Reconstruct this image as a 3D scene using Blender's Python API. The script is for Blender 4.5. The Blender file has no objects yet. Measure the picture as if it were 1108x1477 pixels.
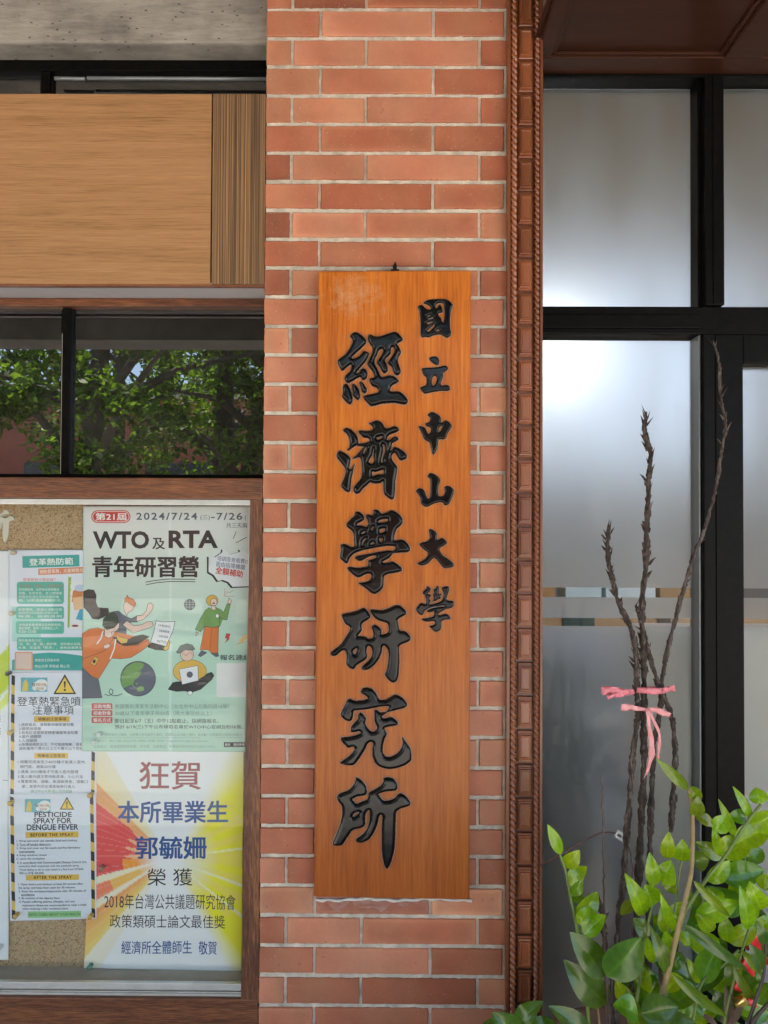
import bpy, bmesh, math, random
import numpy as np
from mathutils import Vector, Matrix
random.seed(7); rng = np.random.default_rng(7)
rad = math.radians
sc = bpy.context.scene
COL = sc.collection

# ------------------------------------------------------------ camera, sky, sun
W_, H_, F_ = 1108, 1477, 1109.0
CAM = Vector((0.0, -1.66, 1.45))
yaw, pitch, roll = math.atan(0.006), math.atan(0.02), 0.005
Fv = Vector((-math.sin(yaw)*math.cos(pitch), math.cos(yaw)*math.cos(pitch), math.sin(pitch)))
R0 = Vector((math.cos(yaw), math.sin(yaw), 0)); U0 = R0.cross(Fv)
Rv = R0*math.cos(roll) + U0*math.sin(roll); Uv = U0*math.cos(roll) - R0*math.sin(roll)
cam = bpy.data.cameras.new('camera'); camo = bpy.data.objects.new('camera', cam); COL.objects.link(camo)
camo.matrix_world = Matrix(((Rv.x, Uv.x, -Fv.x, CAM.x), (Rv.y, Uv.y, -Fv.y, CAM.y), (Rv.z, Uv.z, -Fv.z, CAM.z), (0, 0, 0, 1)))
cam.sensor_fit = 'VERTICAL'; cam.sensor_height = 36; cam.lens = F_/H_*36; cam.clip_end = 500; cam.clip_start = 0.05
sc.camera = camo

SUN_EL, SUN_AZ = rad(74), rad(-35)      # azimuth measured from -Y (street side) towards -X
wd = bpy.data.worlds.new('World'); sc.world = wd; wd.use_nodes = True
wn = wd.node_tree.nodes; wl = wd.node_tree.links; wn.clear()
sky = wn.new('ShaderNodeTexSky'); sky.sky_type = 'NISHITA'; sky.sun_disc = False
sun_dir = Vector((math.sin(SUN_AZ)*math.cos(SUN_EL), -math.cos(SUN_AZ)*math.cos(SUN_EL), math.sin(SUN_EL)))
sky.sun_elevation = SUN_EL; sky.sun_rotation = math.atan2(sun_dir.x, sun_dir.y)
bg = wn.new('ShaderNodeBackground'); bg.inputs[1].default_value = 0.11
wo = wn.new('ShaderNodeOutputWorld'); wl.new(sky.outputs[0], bg.inputs[0]); wl.new(bg.outputs[0], wo.inputs[0])
sl = bpy.data.lights.new('sun', 'SUN'); sl.energy = 5.0; sl.angle = rad(0.5); sl.color = (1, 0.94, 0.84)
slo = bpy.data.objects.new('sun', sl); COL.objects.link(slo)
slo.rotation_euler = sun_dir.to_track_quat('Z', 'Y').to_euler()
sc.view_settings.view_transform = 'Standard'; sc.view_settings.look = 'None'
sc.view_settings.exposure = 2.75; sc.view_settings.gamma = 1; sc.view_settings.use_curve_mapping = False
sc.cycles.use_denoising = True; sc.cycles.max_bounces = 10; sc.cycles.transparent_max_bounces = 16
sc.cycles.diffuse_bounces = 5; sc.cycles.glossy_bounces = 5; sc.cycles.transmission_bounces = 8
sc.cycles.caustics_reflective = False; sc.cycles.sample_clamp_indirect = 8

# ------------------------------------------------------------ helpers
def P(px, py, Y):
    d = Fv*F_ + Rv*(px - W_/2) - Uv*(py - H_/2)
    t = (Y - CAM.y)/d.y
    return CAM + d*t
def pxm(Y): return (Y - CAM.y)/F_         # metres per pixel on plane Y
def rect(px0, py0, px1, py1, Y):
    x0 = P(px0, (py0+py1)/2, Y).x; x1 = P(px1, (py0+py1)/2, Y).x
    z1 = P((px0+px1)/2, py0, Y).z; z0 = P((px0+px1)/2, py1, Y).z
    return x0, x1, z0, z1
def lin(r, g, b, k=1.0):
    f = lambda c: (c/12.92 if c <= .04045 else ((c+.055)/1.055)**2.4)
    return tuple(min(.9, f(c/255)*k) for c in (r, g, b))

class MB:
    def __init__(s): s.v = []; s.f = []; s.m = []; s.c = []
    def add(s, vs, fs, mi=0, col=None):
        o = len(s.v); s.v += [tuple(p) for p in vs]
        for q in fs: s.f.append(tuple(i+o for i in q)); s.m.append(mi); s.c.append(col)
        return s
    def box(s, x0, x1, y0, y1, z0, z1, mi=0, col=None, b=0.0):
        if b <= 0:
            vs = [(x, y, z) for x in (x0, x1) for y in (y0, y1) for z in (z0, z1)]
            fs = [(0, 1, 3, 2), (4, 6, 7, 5), (0, 4, 5, 1), (2, 3, 7, 6), (0, 2, 6, 4), (1, 5, 7, 3)]
            return s.add(vs, fs, mi, col)
        b = min(b, (x1-x0)*.45, (y1-y0)*.45, (z1-z0)*.45)
        bm = bmesh.new(); bmesh.ops.create_cube(bm, size=1)
        for v in bm.verts: v.co = Vector(((x0+x1)/2+v.co.x*(x1-x0), (y0+y1)/2+v.co.y*(y1-y0), (z0+z1)/2+v.co.z*(z1-z0)))
        bmesh.ops.bevel(bm, geom=bm.edges[:], offset=b, segments=2, affect='EDGES', profile=.6)
        bm.verts.index_update()
        s.add([v.co[:] for v in bm.verts], [[v.index for v in f.verts] for f in bm.faces], mi, col); bm.free(); return s
    def pbox(s, px0, py0, px1, py1, Yf, Yb, mi=0, b=0.0, col=None, Yref=None):
        x0, x1, z0, z1 = rect(px0, py0, px1, py1, Yf if Yref is None else Yref)
        return s.box(x0, x1, Yf, Yb, z0, z1, mi, col, b)
    def tube(s, pts, rs, n=8, mi=0, col=None, cap=True, wob=0.0):
        pts = [Vector(p) for p in pts]; N = len(pts)
        if not hasattr(rs, '__len__'): rs = [rs]*N
        ref = Vector((0, 1, 0)); vs = []; fs = []
        for i, p in enumerate(pts):
            t = (pts[min(i+1, N-1)] - pts[max(i-1, 0)]).normalized()
            a = t.cross(ref)
            if a.length < 1e-3: a = t.cross(Vector((1, 0, 0)))
            a.normalize(); b = t.cross(a)
            for k in range(n):
                an = 2*math.pi*k/n; r = rs[i]*(1+random.uniform(-wob, wob))
                vs.append(p + (a*math.cos(an)+b*math.sin(an))*r)
        for i in range(N-1):
            for k in range(n):
                fs.append((i*n+k, i*n+(k+1) % n, (i+1)*n+(k+1) % n, (i+1)*n+k))
        if cap: fs.append(tuple(range(n))[::-1]); fs.append(tuple((N-1)*n+k for k in range(n)))
        return s.add(vs, fs, mi, col)
    def build(s, name, mats, parent=None, smooth=False, colattr=False):
        me = bpy.data.meshes.new(name); me.from_pydata(s.v, [], s.f); 
        for m in (mats if isinstance(mats, (list, tuple)) else [mats]): me.materials.append(m)
        me.polygons.foreach_set('material_index', s.m)
        if smooth: me.polygons.foreach_set('use_smooth', [True]*len(s.f))
        if colattr:
            at = me.color_attributes.new('col', 'FLOAT_COLOR', 'CORNER'); arr = []
            for p, c in zip(me.polygons, s.c): arr += list((c or (1, 1, 1))[:3]+(1,))*p.loop_total
            at.data.foreach_set('color', arr)
        me.update(); bm = bmesh.new(); bm.from_mesh(me); bmesh.ops.recalc_face_normals(bm, faces=bm.faces); bm.to_mesh(me); bm.free()
        o = bpy.data.objects.new(name, me); COL.objects.link(o)
        if parent is not None: o.parent = parent; o.matrix_parent_inverse = Matrix.Translation(parent.location).inverted()
        return o
def tag(o, label=None, cat=None, group=None, kind=None):
    if label: o['label'] = label
    if cat: o['category'] = cat
    if group: o['group'] = group
    if kind: o['kind'] = kind
    return o
def empty(name, loc, label, cat, group=None):
    o = bpy.data.objects.new(name, None); o.empty_display_size = .05; o.location = loc; COL.objects.link(o)
    return tag(o, label, cat, group)
def spline(pts, n):
    pts = [Vector(p) for p in pts]; out = []
    q = [2*pts[0]-pts[1]] + pts + [2*pts[-1]-pts[-2]]
    for i in range(1, len(q)-2):
        for k in range(n):
            t = k/n; a, b, c, d = q[i-1:i+3]
            out.append(.5*((2*b)+(c-a)*t+(2*a-5*b+4*c-d)*t*t+(3*b-a-3*c+d)*t**3))
    out.append(pts[-1]); return out

# ------------------------------------------------------------ materials
def newmat(name):
    m = bpy.data.materials.new(name); m.use_nodes = True
    nt = m.node_tree; b = nt.nodes['Principled BSDF']; return m, nt, nt.nodes, nt.links, b
def simple(name, col, rough=.5, metal=0, coat=0, spec=.5, bump=0, bscale=200, var=0, vscale=8):
    m, nt, N, L, b = newmat(name)
    b.inputs['Base Color'].default_value = (*col, 1); b.inputs['Roughness'].default_value = rough
    b.inputs['Metallic'].default_value = metal; b.inputs['Coat Weight'].default_value = coat; b.inputs['Coat Roughness'].default_value = .08
    b.inputs['Specular IOR Level'].default_value = spec
    tc = N.new('ShaderNodeTexCoord')
    if bump:
        n = N.new('ShaderNodeTexNoise'); n.inputs['Scale'].default_value = bscale; n.inputs['Detail'].default_value = 4
        bp = N.new('ShaderNodeBump'); bp.inputs['Strength'].default_value = bump; bp.inputs['Distance'].default_value = .002
        L.new(tc.outputs['Object'], n.inputs['Vector']); L.new(n.outputs['Fac'], bp.inputs['Height']); L.new(bp.outputs[0], b.inputs['Normal'])
    if var:
        n = N.new('ShaderNodeTexNoise'); n.inputs['Scale'].default_value = vscale; n.inputs['Detail'].default_value = 6; n.inputs['Roughness'].default_value = .65
        cr = N.new('ShaderNodeValToRGB'); cr.color_ramp.elements[0].position = .3; cr.color_ramp.elements[1].position = .7
        cr.color_ramp.elements[0].color = (*[c*(1-var) for c in col], 1); cr.color_ramp.elements[1].color = (*[min(1, c*(1+var)) for c in col], 1)
        L.new(tc.outputs['Object'], n.inputs['Vector']); L.new(n.outputs['Fac'], cr.inputs[0]); L.new(cr.outputs[0], b.inputs['Base Color'])
    return m
def wood(name, c0, c1, c2, axis='Z', scale=1.0, rough=.4, coat=.3, streak=.5, bump=.25, stretch=14, fine=60, contrast=(.25, .5, .75)):
    m, nt, N, L, b = newmat(name)
    tc = N.new('ShaderNodeTexCoord'); mp = N.new('ShaderNodeMapping')
    s = [fine*scale]*3; s['XYZ'.index(axis)] = fine*scale/stretch
    mp.inputs['Scale'].default_value = s; L.new(tc.outputs['Object'], mp.inputs['Vector'])
    n1 = N.new('ShaderNodeTexNoise'); n1.inputs['Scale'].default_value = .35; n1.inputs['Detail'].default_value = 9; n1.inputs['Roughness'].default_value = .6; n1.inputs['Distortion'].default_value = .6
    n2 = N.new('ShaderNodeTexNoise'); n2.inputs['Scale'].default_value = 3.5; n2.inputs['Detail'].default_value = 5; n2.inputs['Roughness'].default_value = .7
    L.new(mp.outputs[0], n1.inputs['Vector']); L.new(mp.outputs[0], n2.inputs['Vector'])
    mx = N.new('ShaderNodeMix'); mx.data_type = 'FLOAT'; mx.inputs[0].default_value = streak
    L.new(n1.outputs['Fac'], mx.inputs[2]); L.new(n2.outputs['Fac'], mx.inputs[3])
    cr = N.new('ShaderNodeValToRGB'); e = cr.color_ramp.elements
    e[0].position = contrast[0]; e[0].color = (*c0, 1); e[1].position = contrast[2]; e[1].color = (*c2, 1); x = e.new(contrast[1]); x.color = (*c1, 1)
    L.new(mx.outputs[0], cr.inputs[0]); L.new(cr.outputs[0], b.inputs['Base Color'])
    bp = N.new('ShaderNodeBump'); bp.inputs['Strength'].default_value = bump; bp.inputs['Distance'].default_value = .001
    L.new(mx.outputs[0], bp.inputs['Height']); L.new(bp.outputs[0], b.inputs['Normal'])
    b.inputs['Roughness'].default_value = rough; b.inputs['Coat Weight'].default_value = coat; b.inputs['Coat Roughness'].default_value = .12
    m['ramp'] = 1
    return m
M = {}
# brick: per-brick colour attribute, mottling, pale specks
m, nt, N, L, b = newmat('glazed_brick')
tc = N.new('ShaderNodeTexCoord'); at = N.new('ShaderNodeAttribute'); at.attribute_name = 'col'
n = N.new('ShaderNodeTexNoise'); n.inputs['Scale'].default_value = 14; n.inputs['Detail'].default_value = 7; n.inputs['Roughness'].default_value = .7
cr = N.new('ShaderNodeValToRGB'); cr.color_ramp.elements[0].position = .3; cr.color_ramp.elements[0].color = (.87, .85, .85, 1); cr.color_ramp.elements[1].position = .72; cr.color_ramp.elements[1].color = (1.1, 1.12, 1.13, 1)
mul = N.new('ShaderNodeMix'); mul.data_type = 'RGBA'; mul.blend_type = 'MULTIPLY'; mul.inputs[0].default_value = 1
n2 = N.new('ShaderNodeTexNoise'); n2.inputs['Scale'].default_value = 260; n2.inputs['Detail'].default_value = 2
cr2 = N.new('ShaderNodeValToRGB'); cr2.color_ramp.elements[0].position = .67; cr2.color_ramp.elements[0].color = (0, 0, 0, 1); cr2.color_ramp.elements[1].position = .74; cr2.color_ramp.elements[1].color = (.55, .55, .55, 1)
mx2 = N.new('ShaderNodeMix'); mx2.data_type = 'RGBA'; mx2.inputs[7].default_value = (.62, .38, .28, 1)
for a, c in ((tc.outputs['Object'], n.inputs['Vector']), (tc.outputs['Object'], n2.inputs['Vector']), (n.outputs['Fac'], cr.inputs[0]), (n2.outputs['Fac'], cr2.inputs[0]),
             (at.outputs['Color'], mul.inputs[6]), (cr.outputs[0], mul.inputs[7]), (mul.outputs[2], mx2.inputs[6]), (cr2.outputs[0], mx2.inputs[0]), (mx2.outputs[2], b.inputs['Base Color'])): L.new(a, c)
bp = N.new('ShaderNodeBump'); bp.inputs['Strength'].default_value = .35; bp.inputs['Distance'].default_value = .0012
n3 = N.new('ShaderNodeTexNoise'); n3.inputs['Scale'].default_value = 90; n3.inputs['Detail'].default_value = 6; L.new(tc.outputs['Object'], n3.inputs['Vector'])
vo = N.new('ShaderNodeTexVoronoi'); vo.inputs['Scale'].default_value = 75; vo.inputs['Randomness'].default_value = 1; L.new(tc.outputs['Object'], vo.inputs['Vector'])
n5 = N.new('ShaderNodeTexNoise'); n5.inputs['Scale'].default_value = 28; L.new(tc.outputs['Object'], n5.inputs['Vector'])
pr_ = N.new('ShaderNodeMapRange'); pr_.inputs[1].default_value = .05; pr_.inputs[2].default_value = .22; L.new(vo.outputs['Distance'], pr_.inputs[0])
gt = N.new('ShaderNodeMath'); gt.operation = 'GREATER_THAN'; gt.inputs[1].default_value = .6; L.new(n5.outputs['Fac'], gt.inputs[0])
pmx = N.new('ShaderNodeMix'); pmx.data_type = 'FLOAT'; pmx.inputs[2].default_value = 1; L.new(gt.outputs[0], pmx.inputs[0]); L.new(pr_.outputs[0], pmx.inputs[3])
hs_ = N.new('ShaderNodeMath'); hs_.operation = 'MULTIPLY_ADD'; hs_.inputs[1].default_value = .5; L.new(n3.outputs['Fac'], hs_.inputs[0]); L.new(pmx.outputs[0], hs_.inputs[2])
pc = N.new('ShaderNodeMapRange'); pc.inputs[3].default_value = .62; pc.inputs[4].default_value = 1; L.new(pmx.outputs[0], pc.inputs[0])
pm2 = N.new('ShaderNodeMix'); pm2.data_type = 'RGBA'; pm2.blend_type = 'MULTIPLY'; pm2.inputs[0].default_value = 1; L.new(mx2.outputs[2], pm2.inputs[6]); L.new(pc.outputs[0], pm2.inputs[7]); L.new(pm2.outputs[2], b.inputs['Base Color'])
L.new(hs_.outputs[0], bp.inputs['Height']); L.new(bp.outputs[0], b.inputs['Normal'])
b.inputs['Roughness'].default_value = .45; b.inputs['Specular IOR Level'].default_value = .28
M['brick'] = m
M['mortar'] = simple('mortar', (.5, .445, .37), .9, bump=1.0, bscale=130, var=.35, vscale=30)
M['concrete'] = None
m, nt, N, L, b = newmat('board_marked_concrete')
tc = N.new('ShaderNodeTexCoord'); mp = N.new('ShaderNodeMapping'); mp.inputs['Scale'].default_value = (14, 40, 75)
n = N.new('ShaderNodeTexNoise'); n.inputs['Scale'].default_value = 1; n.inputs['Detail'].default_value = 8; n.inputs['Roughness'].default_value = .7
n2 = N.new('ShaderNodeTexNoise'); n2.inputs['Scale'].default_value = 9; n2.inputs['Detail'].default_value = 6
mx = N.new('ShaderNodeMix'); mx.data_type = 'FLOAT'; mx.inputs[0].default_value = .62
cr = N.new('ShaderNodeValToRGB'); cr.color_ramp.elements[0].position = .28; cr.color_ramp.elements[0].color = (.09, .08, .07, 1); cr.color_ramp.elements[1].position = .62; cr.color_ramp.elements[1].color = (.34, .31, .27, 1)
vo = N.new('ShaderNodeTexVoronoi'); vo.inputs['Scale'].default_value = 1; mpv = N.new('ShaderNodeMapping'); mpv.inputs['Scale'].default_value = (40, 50, 75)
crv = N.new('ShaderNodeValToRGB'); crv.color_ramp.elements[0].position = .05; crv.color_ramp.elements[0].color = (.25, .25, .25, 1); crv.color_ramp.elements[1].position = .16; crv.color_ramp.elements[1].color = (1, 1, 1, 1)
mul = N.new('ShaderNodeMix'); mul.data_type = 'RGBA'; mul.blend_type = 'MULTIPLY'; mul.inputs[0].default_value = 1
ad = N.new('ShaderNodeMath'); ad.operation = 'MULTIPLY'
bp = N.new('ShaderNodeBump'); bp.inputs['Strength'].default_value = .8; bp.inputs['Distance'].default_value = .004
for a, c in ((tc.outputs['Object'], mp.inputs[0]), (mp.outputs[0], n.inputs['Vector']), (tc.outputs['Object'], n2.inputs['Vector']), (n.outputs['Fac'], mx.inputs[2]), (n2.outputs['Fac'], mx.inputs[3]),
             (mx.outputs[0], cr.inputs[0]), (tc.outputs['Object'], mpv.inputs[0]), (mpv.outputs[0], vo.inputs['Vector']), (vo.outputs['Distance'], crv.inputs[0]), (cr.outputs[0], mul.inputs[6]), (crv.outputs[0], mul.inputs[7]),
             (mul.outputs[2], b.inputs['Base Color']), (n.outputs['Fac'], ad.inputs[0]), (crv.outputs[0], ad.inputs[1]), (ad.outputs[0], bp.inputs['Height']), (bp.outputs[0], b.inputs['Normal'])): L.new(a, c)
b.inputs['Roughness'].default_value = .85; M['concrete'] = m

# name board wood: vertical grain, varnish, scuffed pale patch near the top left
m = wood('varnished_board', (.22, .045, .005), (.5, .137, .017), (.65, .232, .038), 'Z', 1, .36, .14, .55, .14, 24, 62, (.28, .5, .7))
nt = m.node_tree; N, L = nt.nodes, nt.links; b = N['Principled BSDF']; b.inputs['Specular IOR Level'].default_value = .25
src = b.inputs['Base Color'].links[0].from_socket
tc = N.new('ShaderNodeTexCoord'); sx = N.new('ShaderNodeSeparateXYZ'); L.new(tc.outputs['Generated'], sx.inputs[0])
vm = N.new('ShaderNodeVectorMath'); vm.operation = 'SUBTRACT'; vm.inputs[1].default_value = (.25, .5, .955)
vs_ = N.new('ShaderNodeVectorMath'); vs_.operation = 'MULTIPLY'; vs_.inputs[1].default_value = (1.3, 0, 7.5)
ln = N.new('ShaderNodeVectorMath'); ln.operation = 'LENGTH'
nz = N.new('ShaderNodeTexNoise'); nz.inputs['Scale'].default_value = 34; nz.inputs['Detail'].default_value = 9; nz.inputs['Roughness'].default_value = .78
ma = N.new('ShaderNodeMath'); ma.operation = 'MULTIPLY_ADD'; ma.inputs[1].default_value = 1.5; 
cr = N.new('ShaderNodeValToRGB'); cr.color_ramp.elements[0].position = .6; cr.color_ramp.elements[0].color = (.62, .62, .62, 1); cr.color_ramp.elements[1].position = 1.15; cr.color_ramp.elements[1].color = (0, 0, 0, 1)
mx = N.new('ShaderNodeMix'); mx.data_type = 'RGBA'; mx.inputs[7].default_value = (.56, .35, .2, 1)
for a, c in ((tc.outputs['Generated'], vm.inputs[0]), (vm.outputs[0], vs_.inputs[0]), (vs_.outputs[0], ln.inputs[0]), (tc.outputs['Object'], nz.inputs['Vector']), (nz.outputs['Fac'], ma.inputs[0]), (ln.outputs['Value'], ma.inputs[2]),
             (ma.outputs[0], cr.inputs[0]), (src, mx.inputs[6]), (cr.outputs[0], mx.inputs[0])): L.new(a, c)
# colour is multiplied darker towards the foot of the board
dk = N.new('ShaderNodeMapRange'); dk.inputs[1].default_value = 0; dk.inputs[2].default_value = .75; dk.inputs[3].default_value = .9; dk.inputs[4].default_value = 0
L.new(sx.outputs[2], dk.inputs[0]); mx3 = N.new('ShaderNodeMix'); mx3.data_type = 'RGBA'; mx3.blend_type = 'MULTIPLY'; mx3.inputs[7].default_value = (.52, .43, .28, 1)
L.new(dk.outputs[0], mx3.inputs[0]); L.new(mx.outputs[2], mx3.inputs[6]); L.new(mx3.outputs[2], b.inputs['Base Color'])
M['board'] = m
M['lacquer'] = simple('black_lacquer', (.004, .004, .004), .12, coat=0, spec=.3, bump=.1, bscale=60)
M['edge_highlight'] = simple('carved_edge_highlight', (.25, .19, .15), .5, bump=.3, bscale=120)  # carved rim kept pale: the edge highlight is painted into its colour
M['trimwood'] = wood('red_brown_trim', (.085, .022, .009), (.2, .06, .022), (.31, .11, .045), 'Z', 1, .36, .25, .5, .25, 9, 80)
nt = M['trimwood'].node_tree; N, L = nt.nodes, nt.links; b = N['Principled BSDF']; src = b.inputs['Base Color'].links[0].from_socket
oi = N.new('ShaderNodeObjectInfo'); mr_ = N.new('ShaderNodeMapRange'); mr_.inputs[3].default_value = .72; mr_.inputs[4].default_value = 1.25; L.new(oi.outputs['Random'], mr_.inputs[0])
mx = N.new('ShaderNodeMix'); mx.data_type = 'RGBA'; mx.blend_type = 'MULTIPLY'; mx.inputs[0].default_value = 1; L.new(src, mx.inputs[6]); L.new(mr_.outputs[0], mx.inputs[7]); L.new(mx.outputs[2], b.inputs['Base Color'])
M['oaklam'] = wood('oak_laminate', (.16, .075, .03), (.32, .16, .066), (.42, .23, .105), 'X', 1, .5, .05, .62, .12, 42, 170, (.33, .47, .66))
M['zebra'] = wood('zebrano_laminate', (.035, .022, .013), (.13, .07, .033), (.42, .23, .1), 'Z', 1, .5, .05, .8, .1, 700, 250, (.42, .5, .6))
M['railwood'] = wood('dark_rail_wood', (.028, .009, .004), (.12, .036, .012), (.27, .1, .034), 'X', 1, .5, .1, .62, .5, 14, 110, (.36, .49, .66))
M['stilewood'] = wood('dark_stile_wood', (.024, .008, .004), (.11, .035, .012), (.31, .125, .042), 'Z', 1, .5, .1, .6, .5, 11, 90, (.36, .5, .66))
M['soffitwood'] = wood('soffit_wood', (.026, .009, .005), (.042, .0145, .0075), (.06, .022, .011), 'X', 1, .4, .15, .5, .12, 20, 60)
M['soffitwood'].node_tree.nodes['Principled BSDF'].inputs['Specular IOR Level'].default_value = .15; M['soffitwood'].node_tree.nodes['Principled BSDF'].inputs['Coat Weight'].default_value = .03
M['black'] = simple('black_painted_frame', (.004, .0035, .0033), .38, spec=.07, bump=.15, bscale=150, var=.5, vscale=60)
M['alu'] = simple('aluminium', (.62, .63, .62), .38, metal=.75, bump=.1, bscale=300, var=.12, vscale=20)
M['dullalu'] = simple('grey_edge_strip', (.25, .27, .29), .4, metal=.5)
M['greypanel'] = simple('grey_soffit_panel', (.52, .5, .52), .6, var=.06, vscale=10)
M['darkwall'] = simple('dark_interior_paint', (.02, .018, .016), .8)
M['blind'] = simple('dark_roller_blind', (.06, .052, .042), .8)
M['white'] = simple('white_plastic', (.8, .8, .78), .4)

def glassmat(name, tint, refl, rough=0.0, ior=1.45, dust=0.0):
    m = bpy.data.materials.new(name); m.use_nodes = True; nt = m.node_tree; N, L = nt.nodes, nt.links; N.clear()
    o = N.new('ShaderNodeOutputMaterial'); mx = N.new('ShaderNodeMixShader'); t = N.new('ShaderNodeBsdfTransparent'); g = N.new('ShaderNodeBsdfGlossy')
    t.inputs[0].default_value = (*tint, 1); g.inputs['Roughness'].default_value = rough; g.inputs[0].default_value = (1, 1, 1, 1)
    fr = N.new('ShaderNodeFresnel'); fr.inputs[0].default_value = ior; mu = N.new('ShaderNodeMath'); mu.operation = 'MULTIPLY'; mu.inputs[1].default_value = refl; mu.use_clamp = True
    L.new(fr.outputs[0], mu.inputs[0]); L.new(mu.outputs[0], mx.inputs[0]); L.new(t.outputs[0], mx.inputs[1]); L.new(g.outputs[0], mx.inputs[2])
    d = N.new('ShaderNodeBsdfDiffuse'); d.inputs[0].default_value = (.55, .53, .49, 1); md = N.new('ShaderNodeMixShader'); tc = N.new('ShaderNodeTexCoord'); nz = N.new('ShaderNodeTexNoise'); nz.inputs['Scale'].default_value = 9; nz.inputs['Detail'].default_value = 8
    mr = N.new('ShaderNodeMapRange'); mr.inputs[1].default_value = .3; mr.inputs[2].default_value = .75; mr.inputs[3].default_value = dust*.4; mr.inputs[4].default_value = dust*1.8
    L.new(tc.outputs['Object'], nz.inputs['Vector']); L.new(nz.outputs['Fac'], mr.inputs[0]); L.new(mr.outputs[0], md.inputs[0]); L.new(mx.outputs[0], md.inputs[1]); L.new(d.outputs[0], md.inputs[2]); L.new(md.outputs[0], o.inputs[0]); return m
M['tinted'] = glassmat('tinted_window_glass', (.12, .11, .1), 4.6, dust=.016)
M['caseglass'] = glassmat('display_case_glass', (.95, .965, .96), .4, dust=.005)
M['clearglass'] = glassmat('clear_pane_glass', (.9, .92, .92), .1)
m, nt, N, L, b = newmat('frosted_film')
b.inputs['Base Color'].default_value = (.9, .9, .9, 1); b.inputs['Transmission Weight'].default_value = 1; b.inputs['Roughness'].default_value = .44; b.inputs['IOR'].default_value = 1.35
tc = N.new('ShaderNodeTexCoord'); mp = N.new('ShaderNodeMapping'); mp.inputs['Scale'].default_value = (14, 14, 2.5); nz = N.new('ShaderNodeTexNoise'); nz.inputs['Scale'].default_value = 1; nz.inputs['Detail'].default_value = 6
df = N.new('ShaderNodeBsdfDiffuse'); df.inputs[0].default_value = (.62, .63, .64, 1); ms = N.new('ShaderNodeMixShader')
mr = N.new('ShaderNodeMapRange'); mr.inputs[1].default_value = .32; mr.inputs[2].default_value = .72; mr.inputs[3].default_value = .02; mr.inputs[4].default_value = .075; rr_ = N.new('ShaderNodeMapRange'); rr_.inputs[1].default_value = .3; rr_.inputs[2].default_value = .7; rr_.inputs[3].default_value = .38; rr_.inputs[4].default_value = .47; L.new(nz.outputs['Fac'], rr_.inputs[0]); L.new(rr_.outputs[0], b.inputs['Roughness'])
L.new(tc.outputs['Object'], mp.inputs[0]); L.new(mp.outputs[0], nz.inputs['Vector']); L.new(nz.outputs['Fac'], mr.inputs[0]); L.new(mr.outputs[0], ms.inputs[0])
L.new(b.outputs[0], ms.inputs[1]); L.new(df.outputs[0], ms.inputs[2]); L.new(ms.outputs[0], N['Material Output'].inputs[0])
M['film'] = m
# cork board
m, nt, N, L, b = newmat('pressed_cork')
tc = N.new('ShaderNodeTexCoord'); n = N.new('ShaderNodeTexNoise'); n.inputs['Scale'].default_value = 250; n.inputs['Detail'].default_value = 3; n.inputs['Distortion'].default_value = 1.6
cr = N.new('ShaderNodeValToRGB'); e = cr.color_ramp.elements; e[0].position = .36; e[0].color = (.17, .11, .06, 1); e[1].position = .46; e[1].color = (.44, .3, .165, 1); x = e.new(.7); x.color = (.58, .43, .26, 1)
L.new(tc.outputs['Object'], n.inputs['Vector']); L.new(n.outputs['Fac'], cr.inputs[0]); L.new(cr.outputs[0], b.inputs['Base Color']); b.inputs['Roughness'].default_value = .9
M['cork'] = m
m, nt, N, L, b = newmat('printed_paper'); at = N.new('ShaderNodeAttribute'); at.attribute_name = 'col'; L.new(at.outputs['Color'], b.inputs['Base Color']); b.inputs['Roughness'].default_value = .55
M['print'] = m
INK = {}
def ink(r, g, b_, k=1.0):
    key = (r, g, b_, k)
    if key not in INK: INK[key] = simple('printing_ink', lin(r, g, b_, k), .55)
    return INK[key]
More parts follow.
